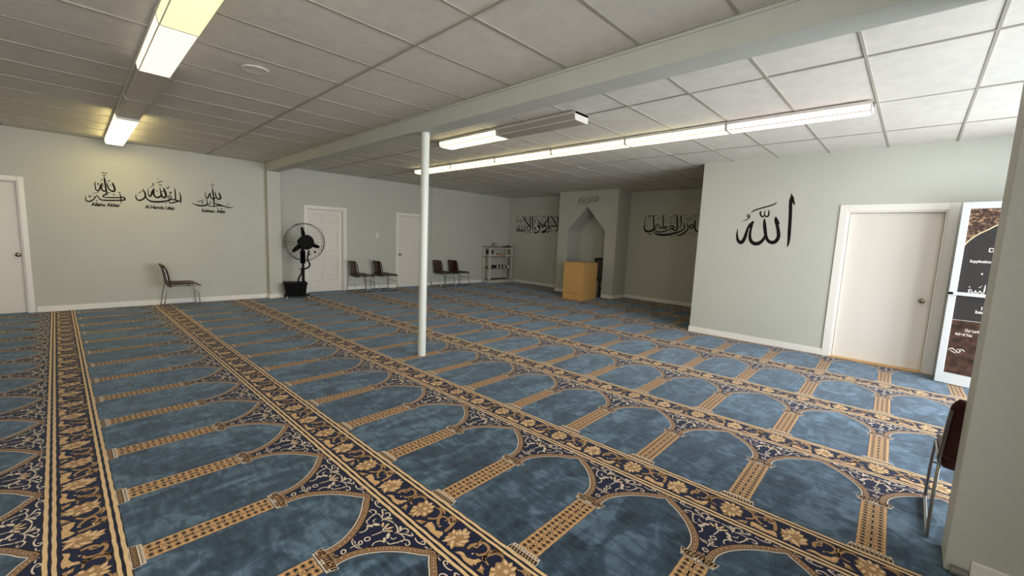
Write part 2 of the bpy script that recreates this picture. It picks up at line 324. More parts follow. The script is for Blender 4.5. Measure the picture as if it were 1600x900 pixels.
# ------------------------------------------------------------------ traced outlines (metres)
CALLI={"allah":[[(1.413,2.29,0.0031),(1.408,2.25,0.0293),(1.401,2.216,0.0544),(1.408,2.172,0.0503),(1.409,2.132,0.0441),(1.395,1.951,0.0421),(1.386,1.769,0.0423),(1.38,1.654,0.0381),(1.38,1.563,0.0255),(1.391,1.505,0.0043)],[(1.409,2.256,0.0209),(1.377,2.171,0.0271),(1.356,2.117,0.0062)],[(1.579,1.957,0.0043),(1.575,1.923,0.0391),(1.565,1.882,0.0477),(1.544,1.813,0.0412),(1.522,1.72,0.0455),(1.517,1.651,0.0488),(1.545,1.586,0.0523),(1.595,1.569,0.0528),(1.644,1.594,0.0421),(1.678,1.658,0.04),(1.703,1.764,0.0468),(1.721,1.87,0.0379),(1.728,1.929,0.0089)],[(1.579,1.946,0.0174),(1.545,1.882,0.026),(1.519,1.843,0.0065)],[(1.689,1.681,0.029),(1.712,1.61,0.0403),(1.761,1.554,0.0543),(1.819,1.543,0.0571),(1.872,1.574,0.0483),(1.898,1.64,0.0415),(1.902,1.713,0.0345),(1.894,1.797,0.0321),(1.878,1.884,0.0297)],[(1.875,1.891,0.0068),(1.914,1.833,0.0391),(1.941,1.773,0.0347),(1.956,1.699,0.0418),(1.979,1.601,0.0514),(2.019,1.551,0.0542),(2.063,1.586,0.0403),(2.085,1.66,0.0285),(2.087,1.721,0.0166),(2.084,1.771,0.0047)],[(1.917,2.014,0.0046),(1.891,2.043,0.0182),(1.824,2.072,0.0203),(1.671,2.118,0.0197),(1.612,2.143,0.0174),(1.584,2.174,0.0032)],[(1.807,2.01,0.0045),(1.786,2.033,0.0157),(1.788,1.991,0.0224),(1.759,1.955,0.0224),(1.734,1.97,0.0178),(1.733,2.012,0.0156),(1.73,2.049,0.0067)],[(1.731,1.976,0.0156),(1.701,1.955,0.0221),(1.677,1.976,0.022),(1.676,2.023,0.0176),(1.685,2.055,0.0066)],[(1.931,1.968,0.0149),(1.935,1.955,0.0149),(1.947,1.949,0.015),(1.96,1.955,0.015),(1.967,1.969,0.015),(1.963,1.982,0.015),(1.951,1.988,0.015),(1.938,1.982,0.0149),(1.931,1.968,0.0149)],[(1.925,1.954,0.0138),(1.96,1.918,0.0139),(2.002,1.894,0.0093),(2.044,1.884,0.0023)]],"akbar":[[(0.272,2.248,0.0044),(0.315,2.249,0.0074),(0.363,2.252,0.0104)],[(0.309,2.278,0.0059),(0.317,2.262,0.0059)],[(0.302,2.21,0.0103),(0.339,2.208,0.0119)],[(0.317,2.184,0.0059),(0.323,2.152,0.0178),(0.328,2.066,0.0178),(0.333,1.98,0.0179),(0.337,1.928,0.0149),(0.336,1.885,0.0037)],[(0.41,2.111,0.006),(0.421,2.078,0.0196),(0.435,2.027,0.0197),(0.438,1.992,0.0197),(0.422,1.968,0.0212),(0.396,1.97,0.0196),(0.372,1.993,0.015),(0.355,2.044,0.0134),(0.349,2.095,0.0074)],[(0.332,1.963,0.0179),(0.3,1.958,0.0178),(0.28,1.992,0.0148),(0.283,2.044,0.0133),(0.296,2.09,0.0074)],[(0.296,2.092,0.0059),(0.27,2.042,0.0147),(0.258,1.989,0.0162),(0.234,1.952,0.0162),(0.213,1.967,0.0117),(0.207,2.018,0.0102),(0.205,2.064,0.0102),(0.215,2.1,0.0036)],[(0.252,2.066,0.0073),(0.249,2.057,0.0073),(0.243,2.053,0.0073),(0.237,2.055,0.0073),(0.234,2.064,0.0073),(0.237,2.073,0.0073),(0.244,2.077,0.0073),(0.25,2.074,0.0073),(0.252,2.066,0.0073)],[(0.271,2.111,0.0037),(0.293,2.148,0.0074)],[(0.282,2.136,0.0096),(0.29,2.145,0.0096)],[(0.357,2.141,0.006),(0.371,2.119,0.0075),(0.393,2.154,0.0045)],[(0.392,2.074,0.006),(0.39,2.039,0.0045)],[(0.303,2.063,0.0059),(0.304,2.029,0.0044)],[(0.166,1.902,0.0044),(0.245,1.932,0.0066)],[(0.389,1.947,0.0038),(0.336,1.92,0.0105),(0.296,1.881,0.0163),(0.295,1.859,0.0119),(0.358,1.857,0.015),(0.489,1.869,0.0168),(0.542,1.879,0.0154),(0.553,1.855,0.0186),(0.54,1.833,0.017),(0.421,1.816,0.0182),(0.292,1.807,0.0164),(0.249,1.824,0.0133),(0.229,1.865,0.0088),(0.223,1.889,0.0037)],[(0.495,1.932,0.0076),(0.505,1.893,0.0123),(0.505,1.822,0.0123),(0.507,1.771,0.0031)],[(0.487,1.945,0.0139),(0.499,1.959,0.0139)],[(0.417,1.904,0.0138),(0.428,1.918,0.0138)],[(0.224,1.882,0.0044),(0.198,1.849,0.0117),(0.182,1.867,0.0044)],[(0.201,1.85,0.0088),(0.174,1.808,0.0131),(0.135,1.775,0.0174),(0.098,1.775,0.0159),(0.085,1.808,0.0101),(0.088,1.864,0.0029)],[(0.117,1.864,0.0058),(0.147,1.857,0.0116),(0.122,1.841,0.0058)],[(0.21,1.785,0.0124),(0.22,1.797,0.0124)]],"hamdu":[[(0.996,2.258,0.0041),(1.011,2.23,0.0066)],[(0.976,2.172,0.0041),(1.03,2.197,0.0115),(1.069,2.222,0.0041)],[(1.007,2.143,0.0115),(1.027,2.136,0.0082),(1.051,2.148,0.0132)],[(0.941,2.147,0.0073),(0.939,2.141,0.0073),(0.933,2.137,0.0073),(0.928,2.139,0.0073),(0.927,2.146,0.0073),(0.929,2.153,0.0073),(0.934,2.156,0.0073),(0.939,2.154,0.0073),(0.941,2.147,0.0073)],[(0.947,2.132,0.0065),(0.917,2.102,0.0073),(0.881,2.076,0.0032)],[(0.792,2.054,0.004),(0.804,2.015,0.016),(0.823,1.962,0.0193),(0.809,1.896,0.0177),(0.765,1.857,0.0207),(0.723,1.849,0.019),(0.701,1.877,0.0142),(0.695,1.921,0.0095),(0.707,1.941,0.0039)],[(0.817,1.943,0.0144),(0.844,1.881,0.0161),(0.885,1.848,0.0211),(0.956,1.841,0.0246),(1.051,1.855,0.0233),(1.126,1.88,0.0185),(1.169,1.922,0.0152),(1.164,1.969,0.0101),(1.141,1.967,0.0101),(1.128,1.928,0.0101),(1.15,1.906,0.0118),(1.187,1.905,0.017),(1.24,1.901,0.0154)],[(0.718,1.958,0.004),(0.765,1.992,0.008),(0.77,2.024,0.0048)],[(1.069,2.104,0.0041),(1.082,2.064,0.0216),(1.098,2.0,0.025),(1.101,1.953,0.0234),(1.076,1.927,0.0233),(1.051,1.939,0.0216),(1.035,1.993,0.0199),(1.022,2.099,0.0066)],[(1.037,1.956,0.0215),(0.996,1.924,0.0231),(0.96,1.925,0.0213),(0.936,1.964,0.018),(0.939,2.029,0.0147),(0.943,2.078,0.0065)],[(0.944,2.08,0.0049),(0.917,2.018,0.0195),(0.904,1.961,0.0211),(0.881,1.928,0.0178),(0.865,1.957,0.0113),(0.861,2.021,0.0081),(0.861,2.085,0.0024)],[(0.973,2.027,0.0149),(0.985,2.041,0.0149)],[(1.052,2.026,0.0151),(1.065,2.04,0.0151)],[(1.113,2.122,0.0067),(1.132,2.09,0.0117),(1.158,2.142,0.005)],[(1.225,2.118,0.0042),(1.232,2.061,0.0136),(1.235,1.967,0.0153),(1.229,1.909,0.0136),(1.202,1.907,0.0068)],[(1.294,2.051,0.0051),(1.308,1.974,0.0155),(1.307,1.897,0.0172),(1.299,1.841,0.0043)],[(1.187,1.91,0.0085),(1.24,1.896,0.0188),(1.274,1.885,0.0172),(1.223,1.859,0.0171),(1.162,1.838,0.0152),(1.139,1.861,0.0101),(1.156,1.888,0.0068)],[(1.27,1.879,0.0154),(1.318,1.891,0.0138)],[(1.178,2.023,0.0101),(1.174,2.011,0.0101),(1.165,2.006,0.0101),(1.157,2.01,0.0101),(1.154,2.02,0.0101),(1.158,2.031,0.0101),(1.167,2.036,0.0101),(1.175,2.033,0.0101),(1.178,2.023,0.0101)],[(1.079,1.82,0.0042),(1.114,1.843,0.0067)]],"subhan":[[(1.792,2.283,0.0063),(1.796,2.254,0.004)],[(1.761,2.236,0.0047),(1.798,2.233,0.0095),(1.837,2.245,0.0048)],[(1.783,2.2,0.0111),(1.813,2.201,0.0096)],[(1.797,2.18,0.0079),(1.801,2.1,0.0191),(1.809,2.015,0.0192),(1.811,1.919,0.0176),(1.811,1.81,0.0048)],[(1.893,2.11,0.0048),(1.907,2.068,0.021),(1.92,2.017,0.0227),(1.908,1.985,0.0227),(1.878,1.982,0.021),(1.853,2.01,0.0177),(1.84,2.061,0.0144),(1.834,2.111,0.0064)],[(1.838,2.0,0.016),(1.804,1.975,0.0192),(1.775,1.985,0.0175),(1.758,2.018,0.0159),(1.762,2.082,0.0079)],[(1.76,2.086,0.0063),(1.733,2.033,0.0158),(1.717,1.984,0.0174),(1.695,1.977,0.0142),(1.682,2.01,0.011),(1.681,2.07,0.0078),(1.692,2.119,0.0024)],[(1.459,1.877,0.0031),(1.514,1.845,0.0139),(1.583,1.83,0.0218),(1.655,1.836,0.022),(1.698,1.857,0.019),(1.704,1.909,0.0111),(1.695,1.97,0.0047)],[(1.542,1.893,0.0062),(1.608,1.919,0.0101),(1.669,1.947,0.0047)],[(1.619,1.88,0.0203),(1.637,1.899,0.0203)],[(1.705,1.853,0.0127),(1.742,1.878,0.0111),(1.764,1.915,0.008),(1.749,1.941,0.004)],[(1.712,1.845,0.0111),(1.763,1.832,0.0128),(1.836,1.841,0.0145),(1.888,1.856,0.0178),(1.933,1.851,0.0147)],[(1.792,1.891,0.008),(1.86,1.88,0.0178),(1.933,1.859,0.0212),(1.971,1.849,0.0148),(2.023,1.832,0.0165),(2.069,1.834,0.0133),(2.133,1.841,0.005)],[(1.924,1.79,0.017),(1.939,1.805,0.017)],[(1.85,1.808,0.004),(1.864,1.79,0.0065),(1.887,1.803,0.0041)],[(1.994,1.865,0.0033),(2.04,1.886,0.0066),(2.054,1.922,0.0041)],[(1.832,1.93,0.004),(1.865,1.941,0.0056)]],"hawla":[[(8.009,2.208,0.0271),(7.995,2.017,0.0321),(7.979,1.842,0.0321),(8.04,1.753,0.0249),(8.101,1.716,0.005)],[(8.326,2.193,0.0126),(8.253,2.171,0.0302),(8.113,1.994,0.0299),(8.022,1.896,0.0272),(7.978,1.831,0.0173)],[(8.339,2.177,0.0152),(8.462,2.049,0.0282),(8.586,1.924,0.0311),(8.677,1.827,0.0104)],[(8.859,2.134,0.0158),(8.757,2.014,0.0315),(8.614,1.901,0.0338),(8.58,1.828,0.0156)],[(8.421,2.211,0.0306),(8.394,2.015,0.0306),(8.386,1.836,0.0255),(8.456,1.746,0.0283),(8.571,1.698,0.0337),(8.68,1.724,0.0131)],[(8.077,1.882,0.0324),(8.235,1.916,0.0252),(8.321,1.904,0.0203),(8.346,1.848,0.028),(8.229,1.825,0.0151)],[(8.278,1.799,0.0101),(8.339,1.736,0.0255),(8.423,1.695,0.0205)],[(8.479,1.912,0.0257),(8.486,1.896,0.0257),(8.507,1.889,0.0257),(8.528,1.895,0.0258),(8.538,1.911,0.0258),(8.53,1.927,0.0258),(8.51,1.934,0.0257),(8.488,1.927,0.0257),(8.479,1.912,0.0257)],[(8.474,1.903,0.0231),(8.473,1.824,0.0257),(8.544,1.744,0.0311),(8.639,1.717,0.013)],[(8.727,1.889,0.0367),(8.737,1.87,0.0367),(8.762,1.861,0.0368),(8.788,1.869,0.0369),(8.8,1.888,0.0369),(8.791,1.908,0.0368),(8.765,1.916,0.0368),(8.739,1.908,0.0367),(8.727,1.889,0.0367)],[(8.721,1.878,0.0236),(8.741,1.775,0.0263),(8.813,1.711,0.0291),(8.902,1.678,0.0373),(8.97,1.719,0.0187)],[(9.069,2.215,0.0321),(9.036,1.955,0.0348),(9.018,1.745,0.0134)],[(9.17,2.216,0.027),(9.142,2.013,0.0297),(9.122,1.827,0.027),(9.171,1.733,0.0244),(9.255,1.67,0.0082)],[(9.481,2.206,0.0249),(9.35,2.047,0.0329),(9.199,1.919,0.0326),(9.123,1.844,0.0162)],[(9.372,2.217,0.0247),(9.352,2.03,0.0192)],[(9.228,1.933,0.0109),(9.256,1.825,0.0246),(9.312,1.819,0.0165),(9.309,1.895,0.0082)],[(9.392,1.947,0.0138),(9.382,1.788,0.0276),(9.443,1.728,0.0305),(9.512,1.786,0.0251),(9.53,1.934,0.0111)],[(9.503,1.775,0.0195),(9.574,1.723,0.0308),(9.64,1.772,0.0253),(9.616,1.922,0.014)],[(9.616,1.918,0.0112),(9.664,1.784,0.0254),(9.698,1.724,0.0283),(9.74,1.771,0.0198),(9.728,1.933,0.0056)],[(8.9,1.827,0.0213),(8.908,1.811,0.0213),(8.929,1.804,0.0213),(8.951,1.81,0.0213),(8.961,1.827,0.0214),(8.953,1.843,0.0213),(8.932,1.85,0.0213),(8.91,1.844,0.0213),(8.9,1.827,0.0213)],[(9.79,2.004,0.0113),(9.515,2.094,0.0166)],[(8.995,2.16,0.008),(8.798,2.228,0.0157)],[(8.699,2.159,0.0104),(8.488,2.226,0.0154)],[(9.005,2.074,0.008),(8.896,2.105,0.0185)],[(8.945,2.018,0.038),(8.906,2.043,0.0379)],[(8.852,1.959,0.0159),(8.769,1.978,0.021)],[(8.658,2.001,0.0078),(8.52,2.049,0.0154)],[(8.341,1.98,0.0076),(8.228,2.018,0.0151)],[(8.198,2.157,0.0075),(8.041,2.216,0.0148)],[(9.589,2.002,0.0272),(9.561,2.02,0.0272)],[(9.476,2.015,0.027),(9.448,2.032,0.0269)],[(9.743,2.085,0.0275),(9.715,2.103,0.0275)],[(9.257,2.12,0.0265),(9.23,2.138,0.0265)],[(9.245,2.048,0.0265),(9.218,2.065,0.0265)],[(8.713,2.062,0.0255),(8.687,2.079,0.0254)],[(8.633,2.096,0.0253),(8.607,2.113,0.0252)],[(8.524,2.13,0.0251),(8.499,2.147,0.025)],[(8.33,2.063,0.0247),(8.305,2.079,0.0246)],[(8.12,2.118,0.0243),(8.096,2.134,0.0242)],[(8.101,2.041,0.0243),(8.076,2.058,0.0242)],[(8.146,1.776,0.0244),(8.122,1.793,0.0244)],[(8.92,1.74,0.026),(8.894,1.758,0.0259)],[(8.763,1.674,0.0257),(8.737,1.692,0.0256)],[(8.235,1.719,0.0246),(8.21,1.736,0.0246)],[(9.297,1.734,0.0267),(9.269,1.752,0.0267)],[(9.757,2.169,0.0275),(9.728,2.187,0.0275)],[(8.745,2.199,0.0255),(8.719,2.215,0.0254)],[(9.439,1.663,0.0083),(9.329,1.707,0.0192)],[(9.136,1.673,0.0081),(9.028,1.71,0.0161)]],"alamin":[[(5.127,2.211,0.0061),(5.153,2.11,0.0148),(5.163,2.004,0.0173),(5.16,1.884,0.0297),(5.121,1.814,0.0395),(5.043,1.791,0.0417),(4.945,1.822,0.0388),(4.9,1.876,0.0314),(4.922,2.063,0.0289),(4.944,2.213,0.0241)],[(4.897,1.841,0.0169),(4.849,1.865,0.024),(4.845,1.958,0.0192),(4.798,1.988,0.0143),(4.754,1.901,0.0262),(4.68,1.89,0.026),(4.654,1.937,0.0212)],[(4.684,2.211,0.0235),(4.671,2.063,0.0259),(4.657,1.902,0.0259)],[(4.561,1.903,0.0233),(4.568,1.886,0.0234),(4.585,1.878,0.0234),(4.605,1.885,0.0234),(4.614,1.903,0.0235),(4.608,1.921,0.0234),(4.59,1.928,0.0234),(4.571,1.921,0.0234),(4.561,1.903,0.0233)],[(4.607,1.88,0.0164),(4.68,1.888,0.0165)],[(4.518,1.887,0.0093),(4.481,1.929,0.0231),(4.423,1.939,0.0276),(4.372,1.911,0.0229),(4.418,1.877,0.0299),(4.487,1.87,0.0116)],[(4.43,1.882,0.023),(4.38,1.843,0.0229),(4.316,1.836,0.0296),(4.297,1.895,0.0273),(4.313,2.064,0.0295),(4.332,2.208,0.0227)],[(4.895,1.817,0.0121),(4.793,1.79,0.0263),(4.672,1.792,0.026),(4.532,1.835,0.0233),(4.464,1.87,0.0139)],[(4.234,2.2,0.0247),(4.216,2.064,0.0247),(4.204,1.868,0.0056)],[(4.168,2.031,0.0067),(4.127,1.953,0.0201),(4.119,1.886,0.0223),(4.205,1.818,0.0271),(4.338,1.77,0.0343),(4.522,1.726,0.0396),(4.726,1.716,0.0404),(4.851,1.748,0.0241),(4.937,1.799,0.0049)],[(4.089,2.025,0.0067),(4.049,1.954,0.0177),(4.031,1.876,0.0243),(4.091,1.798,0.029),(4.197,1.728,0.0293),(4.344,1.7,0.0046)],[(3.902,1.933,0.024),(3.909,1.911,0.024),(3.932,1.897,0.0241),(3.962,1.897,0.0242),(3.987,1.91,0.0242),(3.999,1.932,0.0242),(3.992,1.954,0.0242),(3.969,1.968,0.0241),(3.939,1.968,0.0241),(3.913,1.955,0.024),(3.902,1.933,0.024)],[(3.919,1.977,0.0109),(3.879,2.064,0.0195)],[(3.876,2.092,0.0152),(3.874,1.955,0.0261),(3.854,1.857,0.0283),(3.807,1.812,0.026),(3.744,1.826,0.0193),(3.73,1.902,0.0193),(3.752,2.086,0.015)],[(4.161,2.081,0.0067),(3.888,2.219,0.0108)],[(4.881,2.087,0.0072),(4.728,2.156,0.0118)],[(4.632,2.092,0.007),(4.361,2.219,0.0137)],[(5.088,2.096,0.0061),(4.994,2.136,0.0097)],[(4.15,1.713,0.0056),(3.962,1.789,0.0099)],[(4.07,2.064,0.0066),(3.954,2.119,0.0109)],[(3.935,2.141,0.0065),(3.8,2.205,0.0107)],[(5.096,2.183,0.0171),(5.002,2.197,0.0218)],[(5.049,2.16,0.0122),(5.007,2.175,0.0121)],[(4.482,2.069,0.0139),(4.472,1.984,0.0139)],[(4.75,1.994,0.0119),(4.728,1.948,0.0119)],[(5.099,1.929,0.0256),(5.076,1.948,0.0255)],[(5.023,1.711,0.0255),(5.0,1.73,0.0254)],[(4.973,1.722,0.0253),(4.951,1.741,0.0253)],[(4.424,1.685,0.024),(4.403,1.704,0.024)],[(4.886,2.184,0.0187),(4.869,2.198,0.0187)],[(4.812,2.184,0.0186),(4.796,2.198,0.0185)],[(4.63,2.183,0.0182),(4.614,2.196,0.0182)],[(4.585,2.205,0.0182),(4.569,2.219,0.0181)],[(4.168,2.185,0.0174),(4.153,2.198,0.0174)],[(4.13,2.199,0.0173),(4.115,2.212,0.0173)],[(4.069,2.08,0.0173),(4.054,2.093,0.0172)],[(3.959,2.08,0.0171),(3.944,2.093,0.017)],[(4.397,2.136,0.0178),(4.381,2.149,0.0178)],[(4.395,2.046,0.0179),(4.379,2.059,0.0178)],[(4.592,2.022,0.0182),(4.577,2.036,0.0182)],[(4.276,2.074,0.0176),(4.261,2.087,0.0176)],[(4.262,1.911,0.0177),(4.246,1.925,0.0176)],[(5.05,2.056,0.019),(5.033,2.07,0.019)],[(5.019,1.997,0.019),(5.002,2.011,0.019)],[(3.949,1.739,0.0172),(3.935,1.752,0.0171)],[(3.908,1.767,0.0171),(3.894,1.781,0.017)],[(3.849,1.719,0.017),(3.835,1.733,0.017)],[(4.806,1.835,0.0187),(4.79,1.85,0.0186)],[(4.454,1.795,0.018),(4.438,1.809,0.018)],[(4.457,2.091,0.018),(4.441,2.105,0.0179)]],"bismillah":[[(6.874,2.494,0.0163),(6.754,2.506,0.0242),(6.647,2.557,0.0199),(6.762,2.615,0.0161),(6.826,2.574,0.0162)],[(6.846,2.545,0.0203),(6.697,2.631,0.02)],[(6.709,2.497,0.0161),(6.533,2.492,0.0237),(6.43,2.561,0.0156)],[(6.646,2.546,0.02),(6.543,2.622,0.0197)],[(6.535,2.518,0.0158),(6.429,2.539,0.0235),(6.303,2.557,0.0232),(6.222,2.596,0.0192),(6.162,2.629,0.0114)],[(6.602,2.653,0.0119),(6.311,2.663,0.0154)],[(6.431,2.575,0.0156),(6.359,2.63,0.0155)],[(6.341,2.512,0.0194),(6.239,2.544,0.0192),(6.171,2.581,0.0114)],[(6.289,2.655,0.0116),(6.194,2.673,0.0153)],[(6.24,2.562,0.0154),(6.216,2.631,0.0153)],[(6.809,2.646,0.0121),(6.654,2.655,0.0159)],[(6.52,2.607,0.0118),(6.434,2.611,0.0156)],[(6.34,2.601,0.0155),(6.245,2.625,0.0154)],[(6.706,2.584,0.012),(6.716,2.569,0.012),(6.739,2.57,0.0121),(6.751,2.586,0.0121),(6.741,2.601,0.0121),(6.719,2.6,0.012),(6.706,2.584,0.012)],[(6.46,2.562,0.0118),(6.47,2.547,0.0118),(6.492,2.547,0.0118),(6.504,2.563,0.0118),(6.494,2.578,0.0118),(6.472,2.578,0.0118),(6.46,2.562,0.0118)]]}
CAPS={"akbar":["Allahu_Akbar",0.145,1.704,0.501,1.715,0.045],"hamdu":["Al_Hamdu_Lillah",0.809,1.72,1.219,1.721,0.048],"subhan":["Subhan,_Allah",1.611,1.716,1.988,1.72,0.045]}
